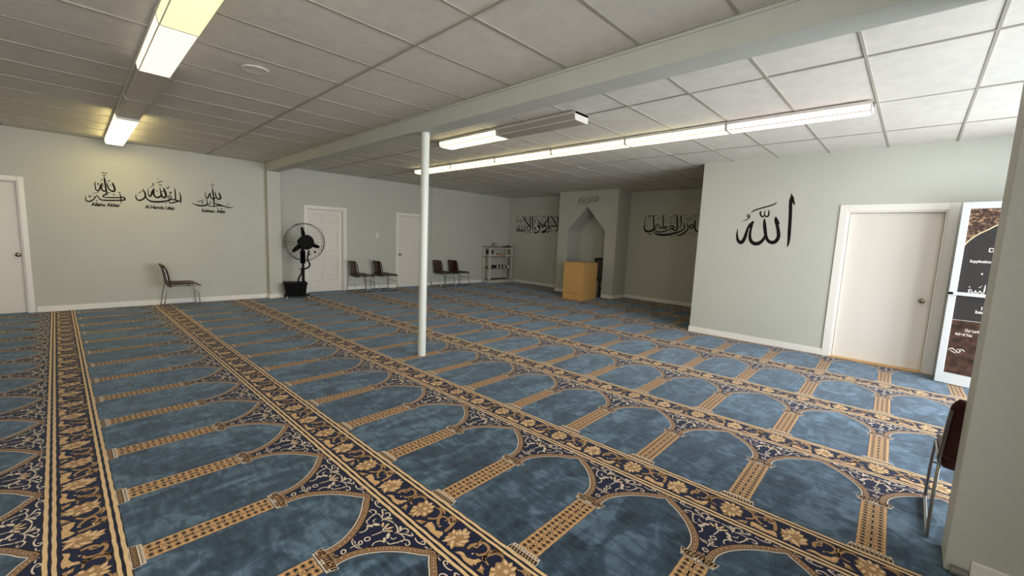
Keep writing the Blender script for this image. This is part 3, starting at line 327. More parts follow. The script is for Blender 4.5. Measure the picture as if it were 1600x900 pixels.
FLOR={"fl1":[[-0.0692,0.0196],[-0.05,0.0067],[-0.0461,0.0311],[-0.0133,0.0516],[-0.0042,0.037],[0.0208,0.0545],[0.0404,0.0357],[0.0546,0.0464],[0.0651,0.0424],[0.0554,0.0153],[0.0756,0.0019],[0.0587,-0.0117],[0.0691,-0.0335],[0.0474,-0.0359],[0.0344,-0.0578],[0.0152,-0.0618],[-0.0009,-0.0575],[-0.02,-0.0665],[-0.033,-0.0539],[-0.0317,-0.0388],[-0.0556,-0.0375],[-0.0562,-0.0205],[-0.0762,-0.023],[-0.0633,-0.0083],[-0.0744,0.0025]],"fl2":[[-0.072,-0.2672],[-0.0504,-0.2743],[-0.0468,-0.2543],[-0.0304,-0.2607],[-0.0174,-0.2444],[0.0034,-0.2499],[0.0241,-0.2401],[0.0256,-0.2616],[0.0455,-0.261],[0.0451,-0.2806],[0.0599,-0.2749],[0.0754,-0.2798],[0.0653,-0.2952],[0.07,-0.3197],[0.0542,-0.3189],[0.0457,-0.3396],[0.0302,-0.3388],[0.0237,-0.3607],[0.0013,-0.3572],[-0.0204,-0.3678],[-0.0405,-0.3481],[-0.0485,-0.3357],[-0.0707,-0.3407],[-0.0677,-0.326],[-0.0579,-0.3176],[-0.0714,-0.3044],[-0.0557,-0.2923]],"leaf1":[[-0.0719,-0.1216],[-0.04,-0.1112],[-0.0232,-0.1223],[-0.0325,-0.1598],[-0.0465,-0.1865],[-0.0266,-0.2207],[-0.0452,-0.2367],[-0.0564,-0.2354],[-0.0707,-0.2423],[-0.0706,-0.2023],[-0.0719,-0.1717],[-0.0655,-0.138]],"leaf2":[[-0.0708,-0.3626],[-0.0489,-0.3796],[-0.0451,-0.3964],[-0.0533,-0.4268],[-0.0405,-0.4602],[-0.0203,-0.4717],[-0.0171,-0.4915],[-0.0447,-0.4848],[-0.0541,-0.4918],[-0.0578,-0.476],[-0.069,-0.4851],[-0.0741,-0.464],[-0.0747,-0.4307],[-0.0649,-0.3984]],"bud1":[[-0.0762,-0.0498],[-0.058,-0.0675],[-0.0391,-0.1016],[-0.0554,-0.0984],[-0.0714,-0.0995],[-0.074,-0.073]],"bud2":[[-0.0716,-0.5141],[-0.0527,-0.5131],[-0.0343,-0.5032],[-0.0408,-0.5327],[-0.0551,-0.5382],[-0.0667,-0.5536],[-0.0682,-0.533]],"st":[[(-0.013,-0.163,0.0134),(0.013,-0.131,0.0138),(0.043,-0.127,0.0128),(0.053,-0.157,0.0089),(0.078,-0.167,0.0191),(0.064,-0.196,0.0212),(0.025,-0.216,0.0182),(-0.019,-0.223,0.0153)],[(0.056,-0.194,0.0124),(0.078,-0.213,0.0025)],[(0.027,-0.165,0.005),(0.051,-0.167,0.0113),(0.035,-0.195,0.0086)],[(0.058,-0.04,0.0053),(0.067,-0.067,0.0093),(0.055,-0.1,0.0117),(0.011,-0.118,0.0126),(-0.021,-0.085,0.0138)],[(0.077,-0.058,0.008),(0.077,-0.093,0.0132),(0.061,-0.123,0.0039)],[(-0.011,0.097,0.0137),(0.01,0.114,0.014),(0.052,0.118,0.0128),(0.077,0.087,0.0114),(0.066,0.048,0.007)],[(-0.015,-0.391,0.0141),(0.013,-0.387,0.0188),(0.037,-0.396,0.0145),(0.065,-0.415,0.0146),(0.062,-0.453,0.0154),(0.036,-0.472,0.0129),(-0.003,-0.459,0.0127),(-0.006,-0.439,0.0075)],[(0.042,-0.397,0.009),(0.076,-0.393,0.0029)],[(0.015,-0.398,0.011),(0.021,-0.413,0.011),(0.038,-0.416,0.0044)],[(-0.014,-0.531,0.0081),(-0.008,-0.505,0.0103),(0.0,-0.483,0.0126),(0.03,-0.492,0.0138),(0.06,-0.508,0.0096),(0.065,-0.539,0.0084),(0.054,-0.562,0.0041)],[(0.057,-0.484,0.0076),(0.077,-0.504,0.0076),(0.077,-0.53,0.0032)]],"pet":[[(-0.022,-0.288,0.0097),(-0.046,-0.278,0.0192),(-0.07,-0.269,0.0029)],[(-0.03,-0.299,0.0102),(-0.05,-0.317,0.0199),(-0.069,-0.336,0.0029)],[(-0.025,-0.266,0.0052),(-0.035,-0.262,0.0103),(-0.044,-0.259,0.0015)],[(-0.001,-0.27,0.0076),(0.011,-0.258,0.0153),(0.022,-0.245,0.0023)],[(0.007,-0.288,0.007),(0.016,-0.277,0.0141),(0.025,-0.266,0.0021)],[(0.019,-0.299,0.0075),(0.031,-0.283,0.0153),(0.043,-0.266,0.0023)],[(0.031,-0.301,0.0088),(0.051,-0.292,0.0178),(0.071,-0.283,0.0027)],[(0.03,-0.31,0.0081),(0.048,-0.314,0.0164),(0.067,-0.318,0.0025)],[(0.021,-0.32,0.0069),(0.032,-0.329,0.0138),(0.043,-0.338,0.0021)],[(-0.015,-0.332,0.0095),(0.003,-0.344,0.0191),(0.021,-0.356,0.0029)],[(-0.031,-0.33,0.0072),(-0.023,-0.346,0.0144),(-0.015,-0.361,0.0022)],[(-0.015,-0.28,0.0098),(-0.013,-0.289,0.0195),(-0.011,-0.298,0.0029)],[(0.018,0.022,0.0135),(0.012,0.027,0.0269),(0.007,0.032,0.004)],[(0.023,-0.007,0.0133),(0.014,-0.015,0.0265),(0.005,-0.024,0.0039)],[(0.042,0.01,0.0088),(0.052,0.025,0.0178),(0.062,0.04,0.0027)],[(0.045,-0.004,0.0081),(0.058,-0.002,0.0163),(0.071,0.0,0.0025)],[(0.036,-0.025,0.0087),(0.05,-0.028,0.0174),(0.065,-0.032,0.0026)],[(0.011,-0.041,0.0085),(0.021,-0.048,0.017),(0.032,-0.055,0.0026)],[(-0.009,-0.033,0.0091),(-0.013,-0.047,0.018),(-0.016,-0.061,0.0027)],[(-0.026,-0.022,0.0084),(-0.039,-0.027,0.0167),(-0.052,-0.033,0.0025)],[(-0.027,-0.005,0.0072),(-0.048,-0.011,0.0141),(-0.07,-0.018,0.0021)],[(-0.027,0.013,0.0085),(-0.043,0.017,0.017),(-0.058,0.02,0.0025)],[(-0.011,0.026,0.008),(-0.018,0.036,0.016),(-0.024,0.045,0.0024)]],"pin":[[(-0.042,-0.14,0.0067),(-0.046,-0.134,0.0134),(-0.049,-0.128,0.002)],[(-0.06,-0.164,0.0042),(-0.057,-0.172,0.0083),(-0.054,-0.18,0.0012)],[(-0.05,-0.223,0.0041),(-0.043,-0.224,0.0082),(-0.037,-0.226,0.0012)],[(-0.02,-0.172,0.0048),(-0.014,-0.178,0.0097),(-0.007,-0.184,0.0015)],[(0.033,-0.182,0.0031),(0.035,-0.199,0.0061),(0.037,-0.217,0.0009)],[(-0.054,-0.396,0.0048),(-0.055,-0.391,0.0096),(-0.057,-0.385,0.0014)],[(-0.061,-0.449,0.0041),(-0.062,-0.443,0.0082),(-0.063,-0.438,0.0012)],[(-0.037,-0.476,0.0036),(-0.043,-0.47,0.0072),(-0.05,-0.464,0.0011)],[(-0.014,-0.431,0.0048),(-0.02,-0.43,0.0096),(-0.025,-0.429,0.0014)],[(-0.054,-0.524,0.0035),(-0.05,-0.517,0.007),(-0.047,-0.511,0.0011)],[(0.037,-0.41,0.0028),(0.045,-0.414,0.0056),(0.053,-0.417,0.0008)],[(-0.061,-0.08,0.0037),(-0.064,-0.074,0.0074),(-0.068,-0.068,0.0011)]],"sp":[[(0.976,-0.088,0.0044),(0.978,-0.11,0.0056),(0.997,-0.119,0.0057),(1.015,-0.13,0.0063)],[(1.025,-0.138,0.0044),(1.041,-0.132,0.0058),(1.054,-0.153,0.0064),(1.044,-0.177,0.0057),(1.029,-0.173,0.005),(1.033,-0.157,0.0038)],[(1.014,-0.127,0.0038),(1.034,-0.13,0.0051)],[(1.087,-0.158,0.0058),(1.08,-0.182,0.0057),(1.084,-0.211,0.0063),(1.096,-0.226,0.0063),(1.106,-0.208,0.0051),(1.091,-0.202,0.0045)],[(1.087,-0.239,0.005),(1.091,-0.269,0.0055),(1.102,-0.269,0.0043)],[(1.046,-0.071,0.004),(1.064,-0.067,0.006),(1.085,-0.065,0.0068),(1.095,-0.085,0.0068),(1.084,-0.103,0.0053),(1.076,-0.092,0.004)],[(1.045,-0.077,0.0053),(1.067,-0.103,0.0066),(1.08,-0.132,0.0079),(1.09,-0.137,0.0053),(1.094,-0.116,0.0047)],[(1.051,-0.088,0.004),(1.052,-0.116,0.0046),(1.046,-0.131,0.0032)],[(1.071,-0.004,0.0055),(1.066,-0.034,0.0068),(1.05,-0.064,0.0067),(1.036,-0.062,0.0053)],[(1.082,-0.039,0.0096),(1.069,-0.06,0.0121),(1.06,-0.063,0.004)],[(0.914,-0.062,0.005),(0.932,-0.052,0.0057),(0.957,-0.06,0.0057),(0.964,-0.08,0.0038)],[(1.005,-0.076,0.0052),(1.007,-0.093,0.0051),(1.025,-0.095,0.0032)],[(0.984,-0.055,0.0103),(0.971,-0.074,0.0152),(0.962,-0.081,0.005)],[(1.014,-0.04,0.0079),(1.002,-0.057,0.0182),(0.989,-0.071,0.0051)],[(0.855,-0.002,0.0043),(0.859,-0.027,0.0049),(0.872,-0.044,0.0049),(0.863,-0.052,0.0036)],[(0.866,-0.003,0.0037),(0.87,-0.027,0.0043)],[(0.868,-0.075,0.003),(0.887,-0.069,0.0043),(0.891,-0.052,0.0031)]],"axis":[[(1.021,-0.021,0.008),(1.013,-0.028,0.008),(1.007,-0.027,0.008),(1.004,-0.018,0.008),(1.007,-0.008,0.008),(1.014,-0.001,0.0081),(1.021,-0.002,0.0081),(1.024,-0.011,0.0081),(1.021,-0.021,0.008)],[(0.93,-0.024,0.0057),(0.922,-0.031,0.0057),(0.913,-0.028,0.0057),(0.908,-0.017,0.0057),(0.91,-0.004,0.0057),(0.918,0.003,0.0058),(0.928,-0.0,0.0058),(0.933,-0.011,0.0058),(0.93,-0.024,0.0057)],[(0.892,-0.02,0.0056),(0.886,-0.027,0.0056),(0.879,-0.026,0.0056),(0.876,-0.018,0.0056),(0.879,-0.007,0.0056),(0.885,-0.0,0.0057),(0.892,-0.001,0.0057),(0.895,-0.01,0.0057),(0.892,-0.02,0.0056)],[(0.811,-0.021,0.006),(0.804,-0.029,0.0059),(0.796,-0.027,0.0059),(0.792,-0.018,0.0059),(0.795,-0.005,0.006),(0.802,0.003,0.006),(0.81,0.002,0.006),(0.814,-0.008,0.006),(0.811,-0.021,0.006)],[(0.946,-0.005,0.0039),(0.982,-0.015,0.0059),(1.013,-0.017,0.004)],[(0.835,-0.013,0.0049),(0.866,-0.013,0.0049)],[(0.754,0.013,0.0047),(0.759,-0.011,0.0058),(0.775,-0.017,0.0035)],[(0.749,-0.016,0.0035),(0.765,-0.026,0.0046)]]}

# ------------------------------------------------------------------ the setting
YL, YD, XA, XM, XQ = 9.768, 10.129, 7.274, 9.587, 10.228
ZL, ZR = 2.789, 2.824
YN = -1.32          # shop-front wall behind the camera
XW = -2.45          # wall on the far left, outside the picture


def struct(name, B, m, label, cat='wall', **k):
    return tag(B.build(name, m, **k), label, cat, None, 'structure')


# wall with the three wall stickers; its door opening is at its left end
B = MB()
B.box(XW, -1.47, YL, YL + .12, 0, 2.86).box(-.62, 2.70, YL, YL + .12, 0, 2.86).box(-1.47, -.62, YL, YL + .12, 2.01, 2.86).box(-1.47, -.62, YL + .125, YL + .14, 0, 2.02)
struct('wall_left', B, WALL, 'pale sage wall with three black calligraphy stickers and one chair')
B = MB()
doors_back = [(3.63, 4.50), (5.985, 6.86)]
x = 2.70
for a, b in doors_back:
    B.box(x, a, YD, YD + .12, 0, 2.86).box(a, b, YD, YD + .12, 1.965, 2.86).box(a - .01, b + .01, YD + .125, YD + .14, 0, 1.98)
    x = b
B.box(x, XQ + .3, YD, YD + .12, 0, 2.86)
B.box(2.58, 2.70, YL + .12, YD + .12, 0, 2.86)
struct('wall_back', B, WALL, 'sage wall with two white doors behind the fan')
B = MB().box(XQ, XQ + .12, 2.5, YD, 0, 2.86)
struct('wall_far', B, WALL, 'sage wall on both sides of the pointed niche')
# sign wall on the right, door opening in it
B = MB()
B.box(XA, XA + .12, .735, 2.69, 0, 2.86).box(XA, XA + .12, YN, -.215, 0, 2.86).box(XA, XA + .12, -.215, .735, 2.02, 2.86).box(XA + .135, XA + .15, -.225, .745, 0, 2.03)
B.box(XA + .12, XQ + .12, 2.57, 2.69, 0, 2.86)
struct('wall_right', B, WALL, 'pale wall with one large black calligraphy word and a white door')
# short wall end beside the camera
B = MB().box(2.752, 2.975, YN, -.255, 0, 2.83)
struct('wall_partition', B, WALL, 'grey green wall end at the right edge, close to the camera', bevel=.004)
# shop front behind the camera
B = MB()
B.box(XW, -2.0, YN - .12, YN, 0, 2.86).box(.8, 3.0, YN - .12, YN, 0, 2.86).box(-2.0, .8, YN - .12, YN, 0, .5).box(-2.0, .8, YN - .12, YN, 2.5, 2.86)
B.box(3.0, 7.40, YN - .12, YN, 2.6, 2.86).box(6.74, 7.40, YN - .12, YN, 0, 2.6).box(3.0, 5.74, YN - .12, YN, 0, .1)
struct('wall_front', B, WALL, 'shop front wall behind the camera with its windows and doorway')
B = MB().box(XW - .12, XW, YN - .12, YL + .12, 0, 2.86)
struct('wall_side', B, WALL, 'plain sage wall beyond the left edge')

# shop windows
GLASS = bpy.data.materials.new('window_glass')
GLASS.use_nodes = True
nt = GLASS.node_tree
nt.nodes.remove(nt.nodes['Principled BSDF'])
tr, gl, mx = nt.nodes.new('ShaderNodeBsdfTransparent'), nt.nodes.new('ShaderNodeBsdfGlossy'), nt.nodes.new('ShaderNodeMixShader')
gl.inputs['Roughness'].default_value = .02
mx.inputs[0].default_value = .06
nt.links.new(tr.outputs[0], mx.inputs[1])
nt.links.new(gl.outputs[0], mx.inputs[2])
nt.links.new(mx.outputs[0], nt.nodes['Material Output'].inputs[0])
for i, (a, b, z0, z1) in enumerate([(-2.0, .8, .5, 2.5), (3.0, 4.37, .1, 2.6), (4.37, 5.74, .1, 2.6)]):
    B = MB().box(a, b, YN - .1, YN - .02, z0, z0 + .05).box(a, b, YN - .1, YN - .02, z1 - .05, z1)
    B.box(a, a + .05, YN - .1, YN - .02, z0 + .05, z1 - .05).box(b - .05, b, YN - .1, YN - .02, z0 + .05, z1 - .05)
    w = struct('window_%d' % (i + 1), B, ALU, 'white framed shop window behind the camera', 'window')
    MB().box(a + .05, b - .05, YN - .064, YN - .058, z0 + .05, z1 - .05).build('pane', GLASS, w)

# beam, post under it, pilaster at its far end
B = MB().box(2.707, 2.92, YN, YL + .1, 2.621, 2.86)
B.box(2.695, 2.707, YN, YL, 2.768, 2.80)
struct('beam', B, BEAMP, 'long pale green ceiling beam running across the room', 'beam', bevel=.003)
B = MB().box(2.70, 2.945, 9.645, YD, 0, 2.62)
struct('pillar', B, WALL, 'square pale pillar under the far end of the beam', 'pillar', bevel=.003)
B = MB().lathe([(.047, 0), (.047, 2.621)], 32)
o = B.build('support_pole', POLEP, smooth=40)
o.location = (2.822, 4.20, 0)
tag(o, 'round white steel pole standing on the carpet under the beam', 'pole', None, 'structure')
B = MB().box(7.04, 7.085, YD - .03, YD, 0, 2.82)
struct('trim_1', B, WALL, 'narrow vertical strip on the back wall right of the second door', 'trim')


# niche block: front wall with a pointed opening, cheeks, back
def niche():
    y0, y1, a, b, zs, za, H = 5.600, 7.482, 5.93, 7.135, 1.757, 2.413, 2.83
    c = (a + b) / 2
    B = MB()
    outer = [(y0, 0), (a, 0), (a, zs), (c, za), (b, zs), (b, 0), (y1, 0), (y1, H), (c, H), (y0, H)]
    # front face, split in two simple halves
    M = Matrix(((0, 0, 1, XM), (1, 0, 0, 0), (0, 1, 0, 0), (0, 0, 0, 1)))
    B.prism([(y0, 0), (a, 0), (a, zs), (c, za), (c, H), (y0, H)], 0, .05, M)
    B.prism([(b, 0), (y1, 0), (y1, H), (c, H), (c, za), (b, zs)], 0, .05, M)
    # reveal of the opening
    op = [(a, 0), (a, zs), (c, za), (b, zs), (b, 0)]
    for (ya, z0), (yb, z1) in zip(op[:-1], op[1:]):
        B.add([(XM + .05, ya, z0), (XM + .05, yb, z1), (XQ - .002, yb, z1), (XQ - .002, ya, z0)], [(0, 1, 2, 3)])
    B.box(XM + .05, XQ, y0, y0 + .05, 0, H).box(XM + .05, XQ, y1 - .05, y1, 0, H)
    return B


struct('wall_niche', niche(), WALL, 'projecting wall block with a tall pointed prayer niche')

# baseboards
bh, bt = .092, .014


def base(name, segs, label):
    B = MB()
    for x0, x1, y0, y1 in segs:
        B.box(x0, x1, y0, y1, 0, bh)
    struct(name, B, WHITE, label, 'baseboard', bevel=.005)


base('baseboard_left', [(-.545, 2.70, YL - bt, YL), (2.686, 2.70, 9.631, YL - bt), (2.70, 2.959, 9.631, 9.645)], 'white baseboard along the wall with three stickers and round the pillar')
base('baseboard_back', [(2.945, 3.57, YD - bt, YD), (4.575, 5.915, YD - bt, YD), (6.93, 7.04, YD - bt, YD), (7.085, XQ, YD - bt, YD)], 'white baseboard along the wall with two doors')
base('baseboard_far', [(XQ - bt, XQ, 7.496, YD), (XQ - bt, XQ, 2.69, 5.586)], 'white baseboard on both sides of the niche block')
base('baseboard_niche', [(XM - bt, XM, 5.586, 5.93), (XM - bt, XM, 7.135, 7.496), (XM, XQ - bt, 5.586, 5.60), (XM, XQ - bt, 7.482, 7.496)], 'white baseboard round the niche block')
base('baseboard_right', [(XA - bt, XA, .81, 2.704), (XA, XA + .5, 2.69, 2.704)], 'white baseboard under the large calligraphy word')
base('baseboard_partition', [(2.738, 2.752, YN, -.335)], 'white baseboard on the wall end close to the camera')

# ------------------------------------------------------------------ ceiling: tiles, tee bars
def ceiling():
    B, T = MB(), MB()
    def field(x0, x1, y0, y1, z, xo, yo, lx, ly):
        xs = sorted({x0, x1} | {xo + lx * i for i in range(-20, 20) if x0 + .03 < xo + lx * i < x1 - .03})
        ys = sorted({y0, y1} | {yo + ly * i for i in range(-20, 30) if y0 + .03 < yo + ly * i < y1 - .03})
        for xa, xb in zip(xs[:-1], xs[1:]):
            for ya, yb in zip(ys[:-1], ys[1:]):
                g = .006
                zt = [z + .002 + random.uniform(0, .007) for _ in range(4)]
                vs = [(xa + g, ya + g, zt[0]), (xb - g, ya + g, zt[1]), (xb - g, yb - g, zt[2]), (xa + g, yb - g, zt[3])]
                vs += [(a, b, z + .04) for a, b, c in vs]
                B.add(vs, [(0, 3, 2, 1), (0, 1, 5, 4), (1, 2, 6, 5), (2, 3, 7, 6), (3, 0, 4, 7)])
        t = .011
        for xx in xs[1:-1]:
            T.box(xx - t, xx + t, y0, y1, z - .0008, z + .03)
        for yy in ys[1:-1]:
            T.box(x0, x1, yy - t * .8, yy + t * .8, z - .0004, z + .03)
        for xx, s in ((x0, 1), (x1, -1)):
            T.box(min(xx, xx + s * .02), max(xx, xx + s * .02), y0, y1, z - .003, z)
        for yy, s in ((y0, 1), (y1, -1)):
            T.box(x0, x1, min(yy, yy + s * .02), max(yy, yy + s * .02), z - .003, z)
    field(XW, 2.707, YN, YL, ZL, 1.725, 2.103, 1.2192, .6096)
    field(2.92, XQ, YN, YD, ZR, 3.897, .410, 1.2192, .6096)
    B.box(XW - .12, XQ + .12, YN - .12, YD + .12, 2.862, 2.9)
    c = struct('ceiling', B, TILE, 'suspended ceiling of white mineral tiles', 'ceiling')
    T.build('tee_grid', TEE, c)


ceiling()

# ------------------------------------------------------------------ carpet: one floor mesh, pattern woven in as flat inlays
ROT = .028
PV, PW, V0, W0 = 1.2365, .5975, .006, .525
HW = PW / 2


def carpet_mats():
    out = []
    spec = [('pile_blue', None), ('pile_navy', (25, 28, 58)), ('pile_cream', (230, 196, 150)), ('pile_tan', (174, 136, 94)),
            ('pile_gold', (214, 172, 122)), ('pile_dark', (30, 22, 24)), ('pile_ivory', (226, 208, 188)), ('pile_brown', (142, 106, 78))]
    for n, c in spec:
        m = mat(n, c or (70, 98, 120), .9, bump=.35, bscale=350, var=.12, vscale=60, sheen=.14 if c else .32, spec=.25)
        m.node_tree.nodes['Principled BSDF'].inputs['Sheen Tint'].default_value = (.72, .86, 1, 1)
        out.append(m)
    # the blue field: pile brushed this way and that, in soft streaks and clouds
    nt = out[0].node_tree
    b = nt.nodes['Principled BSDF']
    tc = nt.nodes['Texture Coordinate']
    def noise(scale, det, dist, sx, sy, rot):
        mp = nt.nodes.new('ShaderNodeMapping')
        mp.inputs['Scale'].default_value = (sx, sy, 1)
        mp.inputs['Rotation'].default_value = (0, 0, rot)
        n = nt.nodes.new('ShaderNodeTexNoise')
        n.inputs['Scale'].default_value, n.inputs['Detail'].default_value = scale, det
        n.inputs['Distortion'].default_value = dist
        nt.links.new(tc.outputs['Object'], mp.inputs['Vector'])
        nt.links.new(mp.outputs[0], n.inputs['Vector'])
        return n
    a, c = noise(3.2, 5, 1.2, 1, 2.2, .7), noise(9, 6, .8, 2.6, 1, .2)
    mx = nt.nodes.new('ShaderNodeMix')
    mx.data_type = 'FLOAT'
    mx.inputs[0].default_value = .45
    nt.links.new(a.outputs['Fac'], mx.inputs[2])
    nt.links.new(c.outputs['Fac'], mx.inputs[3])
    # patches left by brushing, each lying a little differently
    mp = nt.nodes.new('ShaderNodeMapping')
    mp.inputs['Scale'].default_value = (1.9, 3.4, 1)
    mp.inputs['Rotation'].default_value = (0, 0, .5)
    vo = nt.nodes.new('ShaderNodeTexVoronoi')
    vo.inputs['Scale'].default_value = 1.6
    nt.links.new(tc.outputs['Object'], mp.inputs['Vector'])
    nt.links.new(mp.outputs[0], vo.inputs['Vector'])
    sp = nt.nodes.new('ShaderNodeSeparateColor')
    nt.links.new(vo.outputs['Color'], sp.inputs[0])
    m2 = nt.nodes.new('ShaderNodeMix')
    m2.data_type = 'FLOAT'
    m2.inputs[0].default_value = .11
    nt.links.new(mx.outputs[0], m2.inputs[2])
    nt.links.new(sp.outputs[0], m2.inputs[3])
    mx = m2
    r = nt.nodes.new('ShaderNodeValToRGB')
    e = r.color_ramp.elements
    e[0].position, e[0].color = .36, srgb(34, 46, 59)
    e[1].position, e[1].color = .64, srgb(99, 123, 143)
    k = e.new(.5)
    k.color = srgb(59, 79, 97)
    nt.links.new(mx.outputs[0], r.inputs['Fac'])
    nt.links.new(r.outputs['Color'], b.inputs['Base Color'])
    return out


class Unit:
    def __init__(s):
        s.v, s.f, s.m = [], [], []

    def add(s, pts, faces, layer, mi):
        b = len(s.v)
        z = -.0022 + layer * .0003
        s.v += [(p[0], p[1], z) for p in pts]
        s.f += [tuple(i + b for i in f) for f in faces]
        s.m += [mi] * len(faces)

    def poly(s, pts, layer, mi):
        s.add(pts, geometry.tessellate_polygon([[Vector((p[0], p[1], 0)) for p in pts]]), layer, mi)

    def strip(s, A, Bp, layer, mi):
        n = len(A)
        s.add(list(A) + list(Bp), [(i, i + 1, n + i + 1, n + i) for i in range(n - 1)], layer, mi)

    def stroke(s, pts, layer, mi, grow=0, k=3):
        L, Rr = ribbon([(p[0], p[1], p[2] + grow) for p in pts], k)
        s.strip(L, Rr, layer, mi)

    def rect(s, v0, v1, w0, w1, layer, mi):
        s.add([(v0, w0), (v1, w0), (v1, w1), (v0, w1)], [(0, 1, 2, 3)], layer, mi)

    def ell(s, v, w, rv, rw, layer, mi, n=8):
        s.add([(v + rv * cos(2 * pi * k / n), w + rw * sin(2 * pi * k / n)) for k in range(n)], [tuple(range(n))], layer, mi)


def carpet_unit():
    BLUE, NAVY, CREAM, TAN, GOLD, DARK, IVORY, BROWN = range(8)
    U = Unit()
    # --- flower band
    U.rect(-.128, .129, -HW, HW, 1, NAVY)
    for a, b in ((-.129, -.113), (-.101, -.086), (.086, .101), (.113, .129)):
        ws = np.linspace(-HW, HW, 25)
        wob = lambda ph: .0012 * np.sin(ws * 2 * pi / PW * 5 + ph)
        U.strip(list(zip(a - .004 + 0 * ws, ws)), list(zip(b + .004 + 0 * ws, ws)), 2, DARK)
        U.strip(list(zip(a + wob(a * 90), ws)), list(zip(b + wob(a * 90), ws)), 3, CREAM)
    for key, c in (('fl1', TAN), ('fl2', TAN), ('leaf1', GOLD), ('leaf2', GOLD), ('bud1', TAN), ('bud2', TAN)):
        P = np.array(FLOR[key])
        ctr = P.mean(0)
        U.poly([ctr + (p - ctr) * (1 + .003 / max(np.hypot(*(p - ctr)), .01)) for p in P], 2, DARK)
        U.poly(list(P), 4, c)
    for st in FLOR['st']:
        U.stroke(st, 3, DARK, .0045)
        U.stroke(st, 4, TAN)
    for st in FLOR['pet']:
        U.stroke(st, 5, BROWN, .0032)
        U.stroke(st, 6, CREAM)
    for st in FLOR['pin']:
        U.stroke(st, 5, CREAM)
    # --- arch: ogee outline on one side, mirrored
    dv = [(.700, .232), (.74, .236), (.79, .236), (.84, .222), (.89, .194), (.94, .155), (.985, .108), (1.015, .068), (1.035, .036), (1.05, .017), (1.064, 0)]
    S = smooth_pts(dv, 4)
    nr = []
    for i in range(len(S)):
        t = S[min(i + 1, len(S) - 1)] - S[max(i - 1, 0)]
        n_ = np.array([-t[1], t[0]])
        n_ = n_ if n_[1] > 0 else -n_
        nr.append(n_ / np.hypot(*n_))
    nr[-1] = np.array([1., 0])
    nr[0] = np.array([0, 1.])
    off = lambda d: [S[i] + nr[i] * d for i in range(len(S))]
    for sg in (-1, 1):
        cv = lambda d: [(p[0], sg * (HW - max(p[1], 0))) for p in off(d)]
        U.strip(cv(0), cv(.0065), 4, IVORY)
        U.strip(cv(.0065), cv(.0105), 4, DARK)
        U.strip(cv(.0105), cv(.037), 4, BROWN)
        U.strip(cv(.011), cv(.0145), 5, TAN)
        U.strip(cv(.033), cv(.0365), 5, TAN)
        U.strip(cv(.037), cv(.043), 4, DARK)
        mid = cv(.0235)
        acc = 0
        for a, b in zip(mid[:-1], mid[1:]):
            acc += math.hypot(b[0] - a[0], b[1] - a[1])
            if acc > .016:
                acc = 0
                U.ell(b[0], b[1], .0032, .0032, 6, IVORY, 6)
    o = off(.040)
    right = [(p[0], HW - max(p[1], 0)) for p in o]
    navy = right + [(1.109, HW), (1.109, -HW)] + [(a, -b) for a, b in reversed(right)]
    U.poly(navy, 1, NAVY)
    # --- spandrel scrolls, both sides of the column axis
    for st in FLOR['sp']:
        for sg in (1, -1):
            U.stroke([(p[0], sg * p[1], p[2]) for p in st], 3, IVORY, .0006)
    for st in FLOR['axis']:
        U.stroke([(p[0], p[1] * .8 + .004, p[2]) for p in st], 3, IVORY, .0005)
    for a in (-.9, -.35, .35, .9):
        c, s_ = cos(a), sin(a)
        U.stroke([(1.0 + .022 * c, .022 * s_, .006), (1.0 + .04 * c, .04 * s_, .013), (1.0 + .058 * c, .058 * s_, .003)], 3, CREAM)
    U.rect(.742, .768, -.034, .034, 3, BROWN)
    for i in range(4):
        U.ell(.755, -.024 + .016 * i, .0032, .0032, 6, IVORY, 6)
    # --- column: shaft, base, capital
    ws = np.linspace(.176, .69, 33)
    sc = .0575 + .0022 * np.abs(np.sin((ws - .176) / .0315 * pi / 2))
    U.strip(list(zip(ws, sc)), list(zip(ws, -sc)), 2, BROWN)
    U.strip(list(zip(ws, sc - .003)), list(zip(ws, -sc + .003)), 3, GOLD)
    nb = 8
    st_ = .507 / nb
    for i in range(nb):
        v = .181 + st_ * (i + .5)
        U.stroke([(v - .019, 0, .019), (v, 0, .006), (v + .019, 0, .019)], 5, DARK, 0, 2)
        for q in (-1, 1):
            U.stroke([(v - st_ / 2, q * .002, .005), (v - st_ / 4, q * .017, .005), (v, q * .010, .005), (v + st_ / 4, q * .017, .005), (v + st_ / 2, q * .002, .005)], 4, BROWN, 0, 2)
            for h in (-.25, .25):
                vv = v + h * st_
                U.ell(vv, q * .034, .0145, .0165, 4, BROWN)
                U.ell(vv, q * .034, .0125, .0140, 5, TAN)
                U.add([(vv - .008, q * .032), (vv - .004, q * .0245), (vv + .005, q * .0265), (vv + .0085, q * .034), (vv + .005, q * .042), (vv - .004, q * .0415)], [tuple(range(6))], 6, DARK)
    for v0, v1, w0, w1 in ((.130, .160, .088, .084), (.745, .712, .088, .080)):
        s_ = 1 if v1 > v0 else -1
        U.poly([(v0, -w0), (v1, -w1), (v1, w1), (v0, w0)], 3, IVORY)
        U.poly([(v0 + s_ * .003, -w0 + .004), (v1 - s_ * .003, -w1 + .004), (v1 - s_ * .003, w1 - .004), (v0 + s_ * .003, w0 - .004)], 4, DARK)
        for i in range(9):
            w = -.068 + i * .017
            U.stroke([(v0 + s_ * .005, w - .003, .006), ((v0 + v1) / 2, w + .002, .010), (v1 - s_ * .005, w + .004, .006)], 5, TAN, 0, 2)
        U.rect(min(v1, v1 + s_ * .017), max(v1, v1 + s_ * .017), -w1 + .004, w1 - .004, 3, IVORY)
